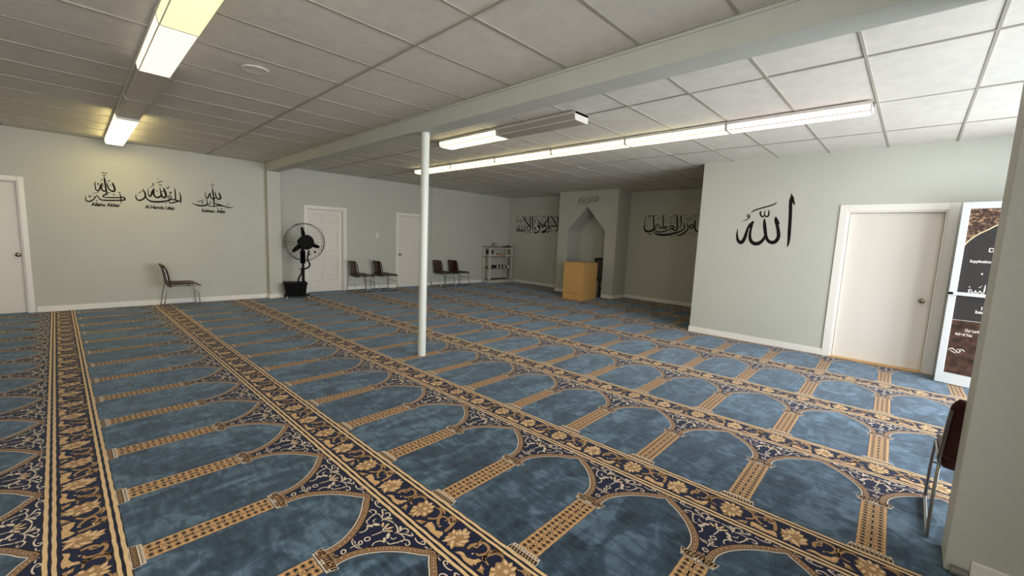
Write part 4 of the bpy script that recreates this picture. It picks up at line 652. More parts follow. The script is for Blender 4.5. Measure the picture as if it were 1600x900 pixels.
        for i in range(9):
            w = -.066 + i * .0165
            U.add([(v1 + s_ * .003, w - .006), (v1 + s_ * .003, w + .006), (v1 + s_ * .014, w)], [(0, 1, 2)], 4, DARK)
    return U


def carpet():
    U = carpet_unit()
    uv = np.array(U.v)
    ln = np.array([len(f) for f in U.f])
    lp = np.concatenate([np.array(f) for f in U.f])
    mi = np.array(U.m)
    cr, sr = cos(ROT), sin(ROT)
    vs, lps, lns, mis = [], [], [], []
    x0, x1, y0, y1 = XW, XQ, YN, YD
    vs.append(np.array([(x0 - .2, y0 - .2, -.0022), (x1 + .2, y0 - .2, -.0022), (x1 + .2, y1 + .2, -.0022), (x0 - .2, y1 + .2, -.0022),
                        (x0 - .2, y0 - .2, -.06), (x1 + .2, y0 - .2, -.06), (x1 + .2, y1 + .2, -.06), (x0 - .2, y1 + .2, -.06)]))
    base_f = [(0, 1, 2, 3), (7, 6, 5, 4), (0, 4, 5, 1), (1, 5, 6, 2), (2, 6, 7, 3), (3, 7, 4, 0)]
    lps.append(np.array(base_f).ravel())
    lns.append(np.full(6, 4))
    mis.append(np.zeros(6, int))
    nb = 8
    for r in range(-3, 9):
        for k in range(-5, 19):
            V, W = uv[:, 0] + V0 + r * PV, uv[:, 1] + W0 + k * PW
            X, Y = cr * V - sr * W, sr * V + cr * W
            cx, cy = X.mean(), Y.mean()
            if cx < x0 - .1 or cx > x1 + .1 or cy < y0 - .2 or cy > y1 + .2 or (cx > XA + .8 and cy < 2.2):
                continue
            X, Y = np.clip(X, x0, x1), np.clip(Y, y0, y1)
            vs.append(np.stack([X, Y, uv[:, 2]], 1))
            lps.append(lp + nb)
            lns.append(ln)
            mis.append(mi)
            nb += len(uv)
    vs, lps, lns, mis = np.concatenate(vs), np.concatenate(lps), np.concatenate(lns), np.concatenate(mis)
    me = bpy.data.meshes.new('floor')
    me.vertices.add(len(vs))
    me.vertices.foreach_set('co', vs.astype(np.float32).ravel())
    me.loops.add(len(lps))
    me.loops.foreach_set('vertex_index', lps.astype(np.int32))
    me.polygons.add(len(lns))
    me.polygons.foreach_set('loop_start', np.concatenate([[0], np.cumsum(lns)[:-1]]).astype(np.int32))
    for m in carpet_mats():
        me.materials.append(m)
    me.polygons.foreach_set('material_index', mis.astype(np.int32))
    me.update(calc_edges=True)
    # every inlay faces up
    nrm = np.zeros(len(lns) * 3, np.float32)
    me.polygons.foreach_get('normal', nrm)
    down = [int(i) for i in np.nonzero(nrm.reshape(-1, 3)[:, 2] < -.5)[0] if i != 1]
    fl = np.zeros(len(lns), bool)
    fl[down] = True
    starts = np.concatenate([[0], np.cumsum(lns)[:-1]])
    for n_ in np.unique(lns):
        idx = np.nonzero(fl & (lns == n_))[0]
        if len(idx):
            g = starts[idx][:, None] + np.arange(n_)[None, :]
            lps[g] = lps[g][:, ::-1]
    me.loops.foreach_set('vertex_index', lps.astype(np.int32))
    me.update(calc_edges=True)
    me.validate()
    me.shade_flat()
    o = bpy.data.objects.new('floor', me)
    COL.objects.link(o)
    tag(o, 'blue wall-to-wall prayer carpet with rows of arches and gold flower bands', 'carpet', None, 'structure')


carpet()

# ------------------------------------------------------------------ doors
def door(name, label, loc, rz, w, h, recess, tw, panels=False, knob=0, reveal=.12):
    """loc: middle of the opening on the wall face; local x to the right seen from the room, local y into the wall"""
    t = thing(name, label, 'door', loc, rz)
    t['kind'] = 'structure'
    a = w / 2
    B = MB()
    B.box(-a - tw, -a, -.016, .004, 0, h + tw).box(a, a + tw, -.016, .004, 0, h + tw).box(-a, a, -.016, .004, h, h + tw)
    B.box(-a, -a + .018, .0, reveal, 0, h).box(a - .018, a, .0, reveal, 0, h).box(-a + .018, a - .018, .0, reveal, h - .018, h)
    B.build('door_frame', WHITE, t, bevel=.004)
    x0, x1, z0, z1 = -a + .022, a - .022, .004, h - .022
    if not panels:
        B = MB().box(x0, x1, recess, recess + .04, z0, z1)
        leaf = B.build('door_leaf', DOORW, t, bevel=.003)
    else:
        B = MB()
        W_, cx = x1 - x0, (x0 + x1) / 2
        st, mid = .105, .095
        px = [(x0 + st, cx - mid / 2), (cx + mid / 2, x1 - st)]
        pz = [(.24, .80), (.97, 1.53), (1.64, 1.86)]
        d = .012
        # rails and stiles in front, sunk panels with a raised field
        B.box(x0, x1, recess + d, recess + .04, z0, z1)
        for xa, xb in ((x0, px[0][0]), (px[0][1], px[1][0]), (px[1][1], x1)):
            B.box(xa, xb, recess, recess + d, z0, z1)
        zz = [z0, pz[0][0], pz[0][1], pz[1][0], pz[1][1], pz[2][0], pz[2][1], z1]
        for xa, xb in px:
            for i in range(0, 8, 2):
                B.box(xa, xb, recess, recess + d, zz[i], zz[i + 1])
            for za, zb in pz:
                g = .035
                vs = [(xa + .006, recess + d, za + .006), (xb - .006, recess + d, za + .006), (xb - .006, recess + d, zb - .006), (xa + .006, recess + d, zb - .006),
                      (xa + g, recess + .003, za + g), (xb - g, recess + .003, za + g), (xb - g, recess + .003, zb - g), (xa + g, recess + .003, zb - g)]
                B.add(vs, [(4, 5, 6, 7), (0, 1, 5, 4), (1, 2, 6, 5), (2, 3, 7, 6), (3, 0, 4, 7)])
        leaf = B.build('door_leaf', DOORW, t)
    if knob:
        M = Matrix.Translation((knob, recess, .90)) @ Matrix.Rotation(radians(90), 4, 'X')
        B = MB().lathe([(.033, 0), (.033, .006), (.012, .010), (.011, .030), (.020, .036), (.028, .046), (.028, .056), (.020, .064), (.004, .066)], 20, M)
        B.build('door_knob', METAL, t, smooth=40)
    return t


door('door_1', 'plain white door at the left edge beside the wall stickers', (-1.045, YL, 0), 0, .85, 2.01, .055, .062, knob=.363)
door('door_2', 'white six-panel door behind the black fan', (4.065, YD, 0), 0, .87, 1.965, .075, .062, True, knob=-.375)
door('door_3', 'plain white door with a knob between the pole and the middle chairs', (6.4225, YD, 0), 0, .875, 1.965, .02, .062, knob=-.375)
door('door_4', 'wide plain white door beside the framed poster door', (XA, .26, 0), radians(-90), .95, 2.02, .085, .088, knob=.372)

# wooden threshold strip under the wide door
B = MB().box(XA - .03, XA + .10, -.215, .735, 0, .012)
tag(B.build('threshold', MAPLE, bevel=.004), 'thin wooden threshold strip under the wide white door', 'threshold', None, 'structure')

# ------------------------------------------------------------------ ceiling lights
def light(label, loc, lens, group, depth=.088, w=.236, L=1.19, rz=0):
    t = thing('ceiling_light', label, 'ceiling light', loc, rz, group)
    a = w / 2
    B = MB().box(-a, a, -L / 2, L / 2, -.03, 0)
    B.build('housing', LIGHTW, t, bevel=.003)
    k = depth
    prof = [(-a + .004, -.0305), (-a + .012, -k + .014), (-a + .022, -k + .003), (-a + .04, -k), (a - .04, -k), (a - .022, -k + .003), (a - .012, -k + .014), (a - .004, -.0305)]
    M = Matrix(((1, 0, 0, 0), (0, 0, 1, 0), (0, 1, 0, 0), (0, 0, 0, 1)))
    MB().prism(prof, -L / 2 + .011, L / 2 - .011, M).build('lens', lens, t)
    for q in (-1, 1):
        MB().box(q * (a - .018) - .0022, q * (a - .018) + .0022, -L / 2 + .011, L / 2 - .011, -k - .0005, -k + .012).build('lens_rail', LIGHTW, t)
    cap = [(-a - .002, -.001), (-a + .009, -k + .012), (-a + .02, -k - .001), (a - .02, -k - .001), (a - .009, -k + .012), (a + .002, -.001)]
    for s in (-1, 1):
        MB().prism(cap, s * (L / 2 - .006) - .006, s * (L / 2 - .006) + .006, M).build('end_cap', LIGHTW, t)
    return t


G = 'lights of the left row'
for i, (lens, lab, dep) in enumerate([
        (LENSD, 'dull yellow lit ceiling light at the top edge, nearest of the left row', .092),
        (LENSP, 'pinkish lit ceiling light, second of the left row', .088),
        (LENSOFF, 'unlit grey ceiling light between the pink one and the darkest one', .084),
        (LENSOFF, 'unlit shallow dark ceiling light, fourth of the left row', .06),
        (LENSY, 'yellow lit ceiling light just beyond the unlit pair', .088),
        (LENSY, 'yellow white lit ceiling light next to the wall with the stickers', .092)]):
    light(lab, (.52 - .011 * i, 2.96 + 1.186 * i, ZL - .004), lens, G, dep, rz=.009)
light('added yellow ceiling light, out of view above the camera, warming the near ceiling', (.532, 1.77, ZL - .004), LENSY, G, .09, rz=.009)  # unseen fixture, added past the row's near end to brighten the near ceiling
G = 'lights of the long right row'
for i, (lens, lab) in enumerate([
        (LENSPP, 'rosy lit ceiling light at the right end of the long row'),
        (LENSW, 'lit ceiling light joined to the rosy one in the long row'),
        (LENSW, 'lit ceiling light, third from the rosy end of the long row'),
        (LENSW, 'lit ceiling light, fourth from the rosy end of the long row'),
        (LENSW, 'lit ceiling light, fifth from the rosy end, just right of the pole'),
        (LENSW, 'lit ceiling light at the far left end of the long row, behind the pole')]):
    light(lab, (5.07 - .004 * i, 1.04 + 1.222 * i, ZR - .004), lens, G, .088, .205, 1.215)
G = 'lights of the short row by the beam'
light('unlit grey ceiling light with a white end, in the short row by the beam', (3.79, 3.32, ZR - .004), LENSOFF, G, .092, .25)
light('lit ceiling light in the short row by the beam, beside the pole', (3.79, 4.52, ZR - .004), LENSW, G, .092, .25)

B = MB().lathe([(.045, -.001), (.098, -.002), (.104, -.008), (.098, -.016), (.07, -.012), (.0005, -.011)], 32)
o = B.build('ceiling_plate', TILE, smooth=40)
o.location = (1.10, 4.16, ZL - .001)
tag(o, 'small round white cover plate on the left ceiling', 'ceiling plate')

# ------------------------------------------------------------------ wall stickers and lettering
on_left = lambda u, z, d: (u, YL - d, z)
on_right = lambda u, z, d: (XA - d, u, z)
on_far = lambda u, z, d: (XQ - d, u, z)
on_niche = lambda u, z, d: (XM - d, u, z)
for k, lab in (('akbar', 'black calligraphy sticker nearest the left door, with a small caption'),
               ('hamdu', 'black calligraphy sticker in the middle of the three on the left wall'),
               ('subhan', 'black calligraphy sticker nearest the pillar, with a long sweeping stroke')):
    o = tag(lettering('wall_sticker', CALLI[k], on_left, .0003, .0015, CAPV, fat=1.3), lab, 'wall sticker', 'stickers on the left wall')
    body, ua, za, ub, zb, hh = CAPS[k]
    M = Matrix.Translation((ua, YL - .0012, za)) @ Matrix.Rotation(-math.atan2(zb - za, ub - ua) * -1, 4, 'Y').inverted() @ Matrix.Rotation(radians(90), 4, 'X')
    text_mesh('caption', body.replace('_', ' '), .075, M, CAPV, o, math.hypot(ub - ua, zb - za), shear=.15, bold=.0035)
tag(lettering('wall_sticker', CALLI['allah'], on_right, .0003, .0015, VINYL), 'large bold black calligraphy word on the bright right wall', 'wall sticker')
tag(lettering('wall_sticker', CALLI['hawla'], on_far, .0003, .0015, VINYL, fat=1.35), 'dense black calligraphy band left of the niche, above the shelf corner', 'wall sticker')
tag(lettering('wall_sticker', CALLI['alamin'], on_far, .0003, .0015, VINYL, fat=1.2), 'black calligraphy band on the shaded wall right of the niche', 'wall sticker')
tag(lettering('raised_lettering', CALLI['bismillah'], on_niche, .0, .022, mat('raised_letter_paint', (160, 153, 140), .5)), 'small raised pale lettering above the point of the niche', 'wall lettering')

B = MB().box(-.036, .036, -.007, 0, -.058, .058)
sw = B.build('light_switch', WHITE, bevel=.003)
sw.location = (5.38, YD, 1.402)
tag(sw, 'small white light switch on the wall between the two back doors', 'light switch')
MB().box(-.016, .016, -.011, -.007, -.03, .03).build('rocker', LIGHTW, sw, bevel=.002)

# ------------------------------------------------------------------ stacking chairs
def chair():
    t = thing('stacking_chair', 'x', 'chair', group='burgundy stacking chairs')
    hw = .225

    def sheet(fn, nu, nv, hole=None):
        B = MB()
        vs = [fn(-1 + 2 * i / nu, j / nv) for j in range(nv + 1) for i in range(nu + 1)]
        fs = [(j * (nu + 1) + i, j * (nu + 1) + i + 1, (j + 1) * (nu + 1) + i + 1, (j + 1) * (nu + 1) + i)
              for j in range(nv) for i in range(nu) if not (hole and hole(i, j))]
        return B.add(vs, fs)

    def seat(u, v):              # v: back to front
        x = -.19 + .46 * v
        z = .415 + .012 * u * u - .02 * sin(pi * min(v * 1.3, 1)) * (1 - u * u) - (.05 * max(0, v - .82) / .18) ** 1
        w = hw * (1 - .06 * (1 - v)) * (1 - .12 * max(0, v - .9) / .1)
        return (x, u * w, z)

    def back(u, v):              # v: bottom to top
        z = .365 + .395 * v
        x = -.185 - .06 * v ** 1.3 - .04 * (1 - u * u) * (.7 + .3 * v) + .03 - .03 * max(0, v - .75) / .25
        w = hw * (.97 - .02 * v - .10 * (max(0, v - .85) / .15) ** 2 - .08 * (max(0, .1 - v) / .1) ** 2)
        return (x, u * w, z)

    s = sheet(seat, 12, 14).build('seat', BURG, t, smooth=60, solid=.014)
    slots = lambda i, j: j in (3, 4, 5) and 6 <= i <= 21 and i % 2 == 0
    b = sheet(back, 28, 24, slots).build('backrest', BURG, t, smooth=60, solid=.012)
    B = MB()
    for q in (-1, 1):
        MB().tube([(.245, q * hw, .010), (.228, q * hw, .22), (.210, q * hw * .98, .375), (.195, q * hw * .97, .388)], .008, 10).build('leg', CHROME, t, smooth=50)
        MB().tube([(-.265, q * hw, .010), (-.235, q * hw, .22), (-.205, q * hw * .98, .38), (-.185, q * hw * .97, .395)], .008, 10).build('leg', CHROME, t, smooth=50)
        MB().tube([(.245, q * hw, .0096), (0, q * hw, .0096), (-.265, q * hw, .0096)], .0094, 10).build('runner', CHROME, t, smooth=50)
        B.tube([(.20, q * hw * .97, .384), (0, q * hw * .97, .388), (-.19, q * hw * .97, .394), (-.196, q * hw * 1.0, .42), (-.202, q * hw * .97, .52), (-.218, q * hw * .95, .62), (-.238, q * hw * .93, .70)], .009, 10)
    B.tube([(.11, -hw * .97, .382), (.11, hw * .97, .382)], .008, 8).tube([(-.14, -hw * .97, .388), (-.14, hw * .97, .388)], .008, 8)
    B.build('side_frame', CHROME, t, smooth=50)
    MB().tube([(.232, -hw, .24), (.232, hw, .24)], .0065, 8).build('stretcher', CHROME, t, smooth=50)
    return t


c0 = chair()
places = [((1.20, 9.45, 0), radians(15), 'burgundy plastic stacking chair alone in front of the wall with stickers'),
          ((4.81, 9.86, 0), 0, 'burgundy stacking chair right beside the six-panel door'),
          ((5.43, 9.83, 0), 0, 'burgundy stacking chair in front of the second back door, left of the pole'),
          ((7.31, 9.84, 0), 0, 'burgundy stacking chair just right of the pole, rear one of two'),
          ((7.855, 9.83, 0), 0, 'burgundy stacking chair between the pole and the shelf, front one of two'),
          ((3.25, -.425, 0), 0, 'dark stacking chair half hidden behind the wall end at the right edge')]
for i, (l, r, lab) in enumerate(places):
    if i == 0:
        c0.location, c0['label'] = l, lab
    else:
        dup(c0, l, r, lab)

# ------------------------------------------------------------------ misting fan
def fan():
    t = thing('misting_fan', 'black pedestal misting fan on a wheeled water box beside the pillar', 'fan', (3.155, 9.50, 0), radians(-16))
    # water box with lid, strap ribs
    B = MB()
    def ring(z, a, b):
        return [(-a, -b, z), (a, -b, z), (a, b, z), (-a, b, z)]
    R = [ring(.055, .185, .15), ring(.30, .215, .175)]
    B.add(R[0] + R[1], [(3, 2, 1, 0), (4, 5, 6, 7), (0, 1, 5, 4), (1, 2, 6, 5), (2, 3, 7, 6), (3, 0, 4, 7)])
    for x in (-.10, .10):
        B.box(x - .015, x + .015, -.182, -.16, .06, .30)
    tank = B.build('water_box', BLACKP, t, bevel=.012)
    MB().box(-.228, .228, -.188, .188, .30, .335).build('lid', BLACKP, t, bevel=.01)
    B = MB().box(-.20, .27, -.16, .16, .048, .062)
    B.build('base_plate', BLACKM, t, bevel=.004)
    for x, y in ((-.17, -.14), (.24, -.14), (-.17, .14), (.24, .14)):
        M = Matrix.Translation((x, y + .012, .023)) @ Matrix.Rotation(radians(90), 4, 'X')
        c = MB().lathe([(.006, 0), (.022, .001), (.023, .012), (.022, .023), (.006, .024)], 16, M).build('caster', mat('caster_grey', (150, 148, 142), .4) if 'caster_grey' not in bpy.data.materials else bpy.data.materials['caster_grey'], t, smooth=40)
        MB().tube([(x, y, .022), (x, y, .05)], .009, 8).build('stem', BLACKM, c)
    px, py = .155, .07
    MB().lathe([(.026, .33), (.026, .62), (.021, .62), (.021, 1.02)], 20, Matrix.Translation((px, py, 0))).build('pole', BLACKM, t, smooth=40)
    B = MB()
    prof = []
    for i in range(15):
        z = .74 + i * .018
        prof += [(.046, z), (.058, z + .009)]
    B.lathe([(.03, .735)] + prof + [(.03, 1.012)], 20, Matrix.Translation((px, py, 0)))
    B.build('bellows', BLACKP, t, smooth=30)
    B = MB().lathe([(.034, .60), (.034, .64)], 16, Matrix.Translation((px, py, 0))).tube([(px, py, .62), (px - .055, py - .02, .62)], .007, 8)
    B.lathe([(.016, 0), (.016, .02)], 10, Matrix.Translation((px - .06, py - .02, .61)))
    B.build('clamp', BLACKP, t, smooth=40)
    for pts in ([(px - .10, py - .05, .335), (px - .09, py - .05, .42), (px - .03, py - .03, .53), (px - .028, py - .03, .60)],
                [(px + .03, py - .02, .62), (px + .10, py - .03, .65), (px + .13, py - .03, .72), (px + .09, py - .03, .82), (px + .10, py - .04, .95), (px + .12, py - .03, 1.02)]):
        MB().tube([tuple(p) for p in smooth_pts(pts, 6)], .016, 10).build('hose', BLACKP, t, smooth=50)
    # head, turned to face along -y of the fan
    cx, cy, cz, R0 = px + .035, py - .10, 1.20, .40
    H = Matrix.Translation((cx, cy, cz)) @ Matrix.Rotation(radians(90), 4, 'X') @ Matrix.Rotation(radians(14), 4, 'Y')
    MB().lathe([(.05, -.22), (.09, -.20), (.095, -.06), (.05, -.05)], 24, H).build('motor', BLACKM, t, smooth=40)
    MB().lathe([(.03, .055), (.105, .06), (.152, .075), (.158, .10), (.15, .125), (.06, .14), (.02, .14)], 32, H).build('mist_disc', BLACKP, t, smooth=40)
    MB().tube([tuple(H @ Vector((0, 0, -.12))), tuple(H @ Vector((-.03, -.08, -.12))), (px, py, 1.0)], .03, 10).build('neck', BLACKM, t, smooth=50)
    B = MB()
    for z, r in ((-.07, R0 - .015), (.0, R0), (.07, R0 - .015)):
        B.tube([H @ Vector((r * cos(a), r * sin(a), z)) for a in np.linspace(0, 2 * pi, 64, endpoint=False)], .0055 if z == 0 else .0035, 6, True)
    for k in range(26):
        a = 2 * pi * k / 26
        for s in (-1, 1):
            B.tube([H @ Vector((r * cos(a), r * sin(a), s * z)) for r, z in ((R0 - .002, .0), (R0 - .02, .07), (.25, .095), (.09, .10))], .0013, 4)
    B.build('guard', BLACKM, t, smooth=50)
    for k in range(3):
        a0 = radians(100 + 120 * k)
        vs, n = [], 10
        for i in range(n + 1):
            r = .08 + .24 * i / n
            half = .028 + .026 * sin(pi * min(i / n * .9 + .1, 1))
            for q in (-1, 1):
                ph = a0 + q * half / max(r, .1) * .8
                vs.append(H @ Vector((r * cos(ph), r * sin(ph), .0 + q * .016)))
        B = MB().add(vs, [(2 * i, 2 * i + 1, 2 * i + 3, 2 * i + 2) for i in range(n)])
        B.build('blade', BLACKM, t, smooth=60, solid=.004)
    # two small mist nozzles on the guard
    for a in (-50,):
        v = H @ Vector((.27 * cos(radians(a)), .27 * sin(radians(a)), .10))
        MB().lathe([(.02, -.012), (.024, 0), (.02, .012)], 14, Matrix.Translation(v) @ Matrix.Rotation(radians(90), 4, 'X')).build('badge', BLACKP, t, smooth=40)
    return t


fan()
B = MB().tube([tuple(p) for p in smooth_pts([(2.975, 10.10, .74), (3.0, 10.08, .70), (3.03, 10.05, .52), (3.045, 10.04, .34), (3.05, 10.03, .012), (3.10, 9.98, .012)], 6)], .0045, 6)
tag(B.build('power_cord', BLACKP, smooth=50), 'thin black power cord hanging down the wall behind the fan box', 'cord')

# ------------------------------------------------------------------ lectern and the chair behind it
t = thing('lectern', 'light maple box lectern standing in front of the niche', 'lectern', (8.53, 6.11, 0), radians(2))
w, dp = .29, .66
M = Matrix(((0, 1, 0, 0), (1, 0, 0, 0), (0, 0, 1, 0), (0, 0, 0, 1)))
MB().box(0, .02, -w, w, .172, .925).build('front_panel', MAPLE, t, bevel=.002)
MB().box(0, .02, -w, w, 0, .166).build('base_panel', MAPLE, t, bevel=.002)
MB().box(.004, .02, -w + .01, w - .01, .16, .18).build('joint', MAPLED, t)
for s in (-1, 1):
    MB().box(.02, dp, s * (w - .009) - .009, s * (w - .009) + .009, 0, .925).build('side_panel', MAPLE, t, bevel=.002)
MB().box(-.004, dp + .004, -w - .002, w + .002, .925, .945).build('top', MAPLE, t, bevel=.003)
MB().box(.02, dp - .02, -w + .018, w - .018, .45, .468).build('shelf', MAPLE, t)

t = thing('wooden_chair', 'dark wooden high-backed chair tucked behind the lectern in the niche', 'chair', (9.82, 6.22, 0), 0)
for x, y, h in ((-.20, -.20, .44), (-.20, .20, .44), (.19, -.20, 1.0), (.19, .20, 1.0)):
    MB().box(x - .02, x + .02, y - .02, y + .02, 0, h).build('leg', DARKW, t, bevel=.004)
MB().box(-.23, .22, -.23, .23, .43, .465).build('seat', DARKW, t, bevel=.008)
pl = [(.205 - .03 * cos(a * pi / 2), -.245 + .49 * (a + 1) / 2, .99 + .025 * cos(a * pi / 2)) for a in np.linspace(-1, 1, 9)]
MB().tube(pl, .026, 8).build('crest_rail', DARKW, t, smooth=50)
for i in range(7):
    y = -.15 + .05 * i
    MB().box(.185, .2, y - .014, y + .014, .465, 1.0).build('slat', DARKW, t)
for s in (-1, 1):
    MB().box(-.20, .19, s * .20 - .012, s * .20 + .012, .20, .235).build('stretcher', DARKW, t)
o = MB().box(-.14, .14, -.15, .15, 0, .07).build('cloth_bundle', mat('pale_cloth', (150, 158, 160), .9), bevel=.02)
o.location = (9.80, 6.2, .0)
tag(o, 'small pale folded bundle on the floor under the dark wooden chair', 'folded cloth')

# ------------------------------------------------------------------ corner shelf and what stands on it
t = thing('shelf_unit', 'pale four-tier plastic shelf unit standing in the back corner', 'shelf unit', (9.60, 9.945, 0), 0)
hx, hy, zs = .54, .165, (.02, .44, .815, 1.13)
for x in (-1, 1):
    for y in (-1, 1):
        MB().box(-.042, .042, -.028, .028, 0, 1.176, 0, Matrix.Translation((x * (hx - .042), y * (hy - .028), 0))).build('post', SHELFP, t, bevel=.008)
for z in zs:
    bx, by = hx + .002, hy + .002
    s0 = z - (.02 if z in (zs[0], zs[-1]) else -.006)
    s0 = max(s0, .0) if z == zs[0] else s0
    B = MB().box(-bx, bx, -by, by, z + (.07 if z == zs[0] else .02), z + (.09 if z == zs[0] else .045))
    if z == zs[0]:
        z += .045
    B.box(-bx, bx, -by, -by + .015, s0, z + .045).box(-bx, bx, by - .015, by, s0, z + .045).box(-bx, -bx + .015, -by, by, s0, z + .045).box(bx - .015, bx, -by, by, s0, z + .045)
    B.build('shelf_board', SHELFP, t, bevel=.006)
sx, sy = 9.60, 9.945
C_ = {k: mat('item_' + k, v, .6) for k, v in dict(black=(26, 24, 26), white=(205, 200, 192), tan=(178, 150, 120), cream=(210, 196, 170), pink=(176, 140, 124), green=(38, 56, 34), brown=(90, 62, 46)).items()}


def item(name, label, cat, x, y, z, w, d, h, m, group=None, mark=None, lid=None):
    o = MB().box(-w / 2, w / 2, -d / 2, d / 2, 0, h).build(name, C_[m], bevel=.003)
    o.location = (sx + x, sy + y, z + .0455)
    tag(o, label, cat, group)
    if mark:
        MB().box(-w / 2 + .002, w / 2 - .002, -d / 2 - .001, -d / 2 + .002, h * .15, h * .85).build('front_label', C_[mark], o)
    if lid:
        MB().box(-w / 2 - .003, w / 2 + .003, -d / 2 - .003, d / 2 + .003, h, h + .014).build('lid', C_[lid], o, bevel=.003)
    return o


item('storage_box', 'black box stacked on a white box at the left of the upper shelf', 'box', -.375, -.0, .815 + .076, .15, .17, .13, 'black')
item('storage_box', 'low white box under the black box on the upper shelf', 'box', -.375, -.0, .815, .16, .18, .06, 'white', lid='white')
B = MB().lathe([(.028, 0), (.034, .07), (.036, .095), (.033, .095), (.027, .01)], 18)
o = B.build('cup', C_['white'], smooth=40)
o.location = (sx - .21, sy - .07, .815 + .0455)
tag(o, 'small white cup beside the shelf post on the upper shelf', 'cup')
item('book', 'cream book lying next to the white cup on the upper shelf', 'book', -.10, -.04, .815, .11, .16, .05, 'cream')
item('storage_box', 'long pinkish tan carton in the middle of the upper shelf', 'box', .09, -.03, .815, .26, .17, .075, 'pink', lid='tan')
item('storage_box', 'small white carton right of the long tan carton', 'box', .31, -.04, .815, .11, .15, .05, 'white', lid='cream')
item('storage_box', 'cream carton at the right end of the upper shelf', 'box', .42, -.03, .815, .07, .15, .065, 'cream')
item('book', 'dark brown book at the left end of the middle shelf', 'book', -.375, -.0, .44, .15, .17, .05, 'brown')
for i in range(4):
    item('storage_box', ['white box with black end, leftmost in the middle shelf row', 'white box with black end, second in the middle shelf row', 'white box with black end, third in the middle shelf row', 'white box with black end, rightmost in the middle shelf row'][i],
         'box', -.16 + .155 * i, -.04, .44, .14, .17, .085, 'white', 'white boxes with black ends on the middle shelf')
for i, o in enumerate([o for o in COL.objects if o.get('group') == 'white boxes with black ends on the middle shelf']):
    MB().box(-.075, -.012, -.088, .088, -.0, .088).build('black_end', C_['black'], o, bevel=.002)
item('storage_box', 'small white box right of the row of black ended boxes', 'box', .415, -.03, .44, .07, .16, .05, 'white')
item('mat', 'thin brown mat lying on the bottom shelf', 'mat', 0, -.0, .065, .75, .24, .018, 'brown')
B = MB().lathe([(.05, 0), (.055, .01), (.055, .09), (.045, .105), (.045, .12)], 20)
o = B.build('jar', mat('clear_plastic', (150, 150, 140), .2), smooth=40)
o.location = (sx - .18, sy - .02, 1.13 + .0455)
tag(o, 'pale jar standing on top of the shelf unit', 'jar')
item('spray_pack', 'small dark green packet lying on top of the shelf unit', 'packet', .42, -.05, 1.13, .14, .09, .045, 'black')
item('spray_pack', 'flat green packet on top of the shelf unit, left of the dark one', 'packet', .25, -.05, 1.13, .13, .09, .02, 'green')

# ------------------------------------------------------------------ open glazed door with a poster
GLITTER = mat('poster_glitter', (92, 70, 58), .5)
nt = GLITTER.node_tree
b = nt.nodes['Principled BSDF']
n, r = nt.nodes.new('ShaderNodeTexNoise'), nt.nodes.new('ShaderNodeValToRGB')
n.inputs['Scale'].default_value, n.inputs['Detail'].default_value = 38, 6
nt.links.new(nt.nodes['Texture Coordinate'].outputs['Object'], n.inputs['Vector'])
r.color_ramp.elements[0].position, r.color_ramp.elements[0].color = .40, srgb(62, 46, 40)
r.color_ramp.elements[1].position, r.color_ramp.elements[1].color = .68, srgb(200, 160, 120)
e = r.color_ramp.elements.new(.54)
e.color = srgb(104, 80, 68)
nt.links.new(n.outputs['Fac'], r.inputs['Fac'])
nt.links.new(r.outputs['Color'], b.inputs['Base Color'])
PANEL = mat('poster_charcoal', (58, 54, 54), .5)
BLOTCH = mat('poster_brown_blotches', (78, 54, 44), .5, var=.75, vscale=14)
PWHITE = mat('poster_white', (236, 232, 224), .5)

ang = math.atan2(-.968, -.251)
t = thing('glazed_door', 'open white metal glass door with a dark poster, beside the wide white door', 'door', (6.94, -.31, 0), ang)
# local x runs from the free edge to the hinge, local y away from the camera
W_, Hh, th = .94, 2.08, .044
fy = -1   # room side faces local -y or +y
B = MB()
MB().box(0, .062, 0, th, .006, Hh).build('stile', ALU, t, bevel=.003)
MB().box(W_ - .062, W_, 0, th, .006, Hh).build('stile', ALU, t, bevel=.003)
MB().box(.062, W_ - .062, 0, th, Hh - .072, Hh).build('top_rail', ALU, t, bevel=.003)
MB().box(.062, W_ - .062, 0, th, .006, .13).build('bottom_rail', ALU, t, bevel=.003)
rail_y = (th, th + .03)
# the side towards the camera is local -y when the door normal (-.968, .251) maps to it
nrm = Vector((cos(ang + pi / 2), sin(ang + pi / 2)))
side = 1 if nrm.dot(Vector((-.968, .251))) > 0 else -1
yf = th if side > 0 else 0.0
Y = lambda d: yf + side * d
lo = lambda a, b: (min(Y(a), Y(b)), max(Y(a), Y(b)))
a, b_ = lo(.0, .028)
MB().box(.0, W_ - .03, a, b_, 1.036, 1.074).build('push_bar', ALU, t, bevel=.004)
a, b_ = lo(.028, .036)
MB().box(.0, .045, a, b_, 1.042, 1.068).build('lock', BLACKM, t, bevel=.003)
a, b_ = lo(-.026, -.020)
MB().box(.062, W_ - .062, a, b_, .13, Hh - .072).build('pane', GLASS, t)
a, b_ = lo(-.019, -.0175)
poster = MB().box(.063, W_ - .063, a, b_, .131, Hh - .073).build('poster', GLITTER, t)
face = lambda u, z, d: (u, Y(-.0172 + d), z)


def flat(name, pts, d, m):
    n_ = len(pts)
    B = MB().add([face(u, z, d) for u, z in pts] + [face(u, z, d - .0008) for u, z in pts],
                 list(geometry.tessellate_polygon([[Vector((u, z, 0)) for u, z in pts]])) + [(i, (i + 1) % n_, n_ + (i + 1) % n_, n_ + i) for i in range(n_)])
    return B.build(name, m, poster)


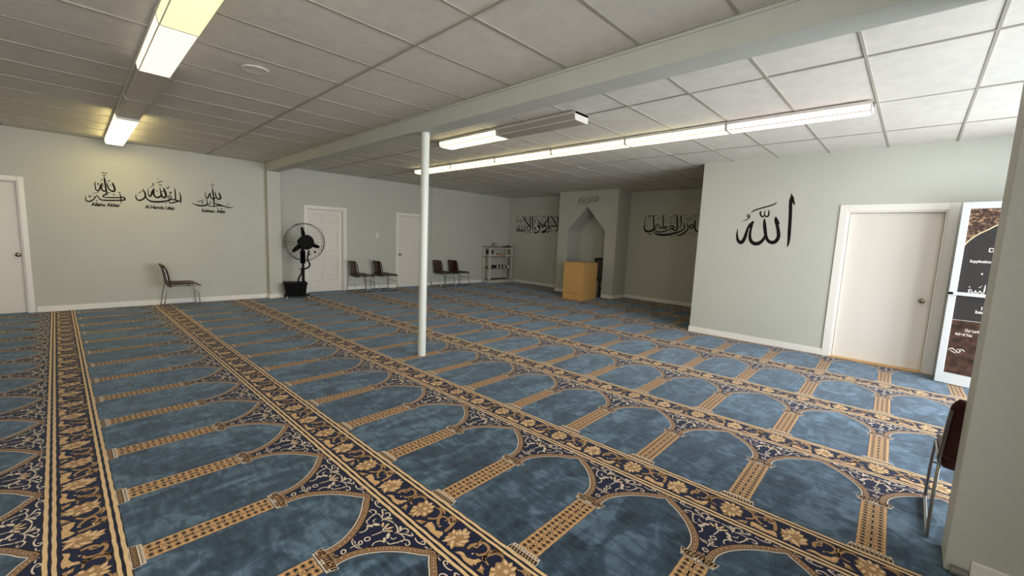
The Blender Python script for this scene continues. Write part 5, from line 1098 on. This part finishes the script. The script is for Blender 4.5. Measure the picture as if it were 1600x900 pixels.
arch = [(.063, 1.60), (.071, 1.625), (.118, 1.69), (.161, 1.733), (.226, 1.782), (.277, 1.824), (.36, 1.88), (.43, 1.94), (.47, 1.985)]
full = arch + [(W_ - u, z) for u, z in reversed(arch[:-1])]
flat('dark_panel', full + [(W_ - .063, .75), (.063, .75)], .001, PANEL)
flat('brown_ground', [(.063, .132), (W_ - .063, .132), (W_ - .063, .75), (.063, .75)], .001, BLOTCH)
place = lambda u, z, d: face(u, z, .0012 + d)
lettering('arch_line', [[(u, z, .012) for u, z in full]], place, 0, .0008, mat('poster_gold', (236, 214, 176), .5), poster)
lettering('rule', [[(.063, .752, .004), (.3, .758, .004), (W_ - .063, .757, .004)]], place, 0, .0008, PWHITE, poster)
orn = [[(.07, .40, .004), (.10, .42, .010), (.125, .405, .006), (.15, .385, .010), (.17, .40, .008), (.15, .42, .006), (.135, .405, .004)], [(.16, .425, .004), (.185, .42, .010), (.205, .405, .004)], [(.085, .395, .004), (.115, .38, .008), (.14, .37, .004)]]
lettering('ornament', orn, place, 0, .0008, PWHITE, poster)
ar = [[(.272, 1.145, .004), (.270, 1.10, .011), (.268, 1.058, .011), (.25, 1.052, .010), (.24, 1.075, .007), (.228, 1.055, .010), (.21, 1.052, .010), (.205, 1.075, .007), (.195, 1.052, .010), (.178, 1.054, .010), (.172, 1.078, .007), (.158, 1.082, .009), (.152, 1.06, .010), (.165, 1.054, .008), (.145, 1.035, .010), (.13, 1.012, .006)],
      [(.228, 1.11, .010), (.236, 1.116, .010)], [(.20, 1.02, .009), (.21, 1.025, .009)], [(.16, 1.115, .008), (.15, 1.105, .008)], [(.25, 1.13, .004), (.24, 1.122, .005)], [(.236, 1.30, .011), (.228, 1.29, .011), (.240, 1.288, .008)]]
lettering('script', [[(u, z + .03, w_) for u, z, w_ in s_] for s_ in ar[:-1]] + [ar[-1]], place, 0, .0008, PWHITE, poster)


def ptext(body, u, z, size, width=None):
    ex = Vector((1, 0, 0)) 
    M_ = Matrix(((1, 0, 0, u), (0, 0, side * -1 * -1, Y(-.0155)), (0, 1, 0, z), (0, 0, 0, 1)))
    text_mesh('lettering', body, size, M_, PWHITE, poster, width, .0004, bold=.0012)


ptext('D', .248, 1.535, .062)
ptext('Supplication', .123, 1.414, .042, .16)
ptext('I', .268, .895, .055)
ptext('bene', .230, .853, .050)
ptext('Our Lord', .176, .634, .044, .108)
ptext('Indeed You', .106, .582, .044, .13)

# short grey tube lying along the foot of the wall end
B = MB().tube([(2.735, -.275, .022), (2.735, -.33, .022)], .02, 14)
tag(B.build('pipe_stub', mat('dull_grey', (120, 118, 112), .5), smooth=40), 'short grey tube on the carpet at the foot of the near wall end', 'pipe')
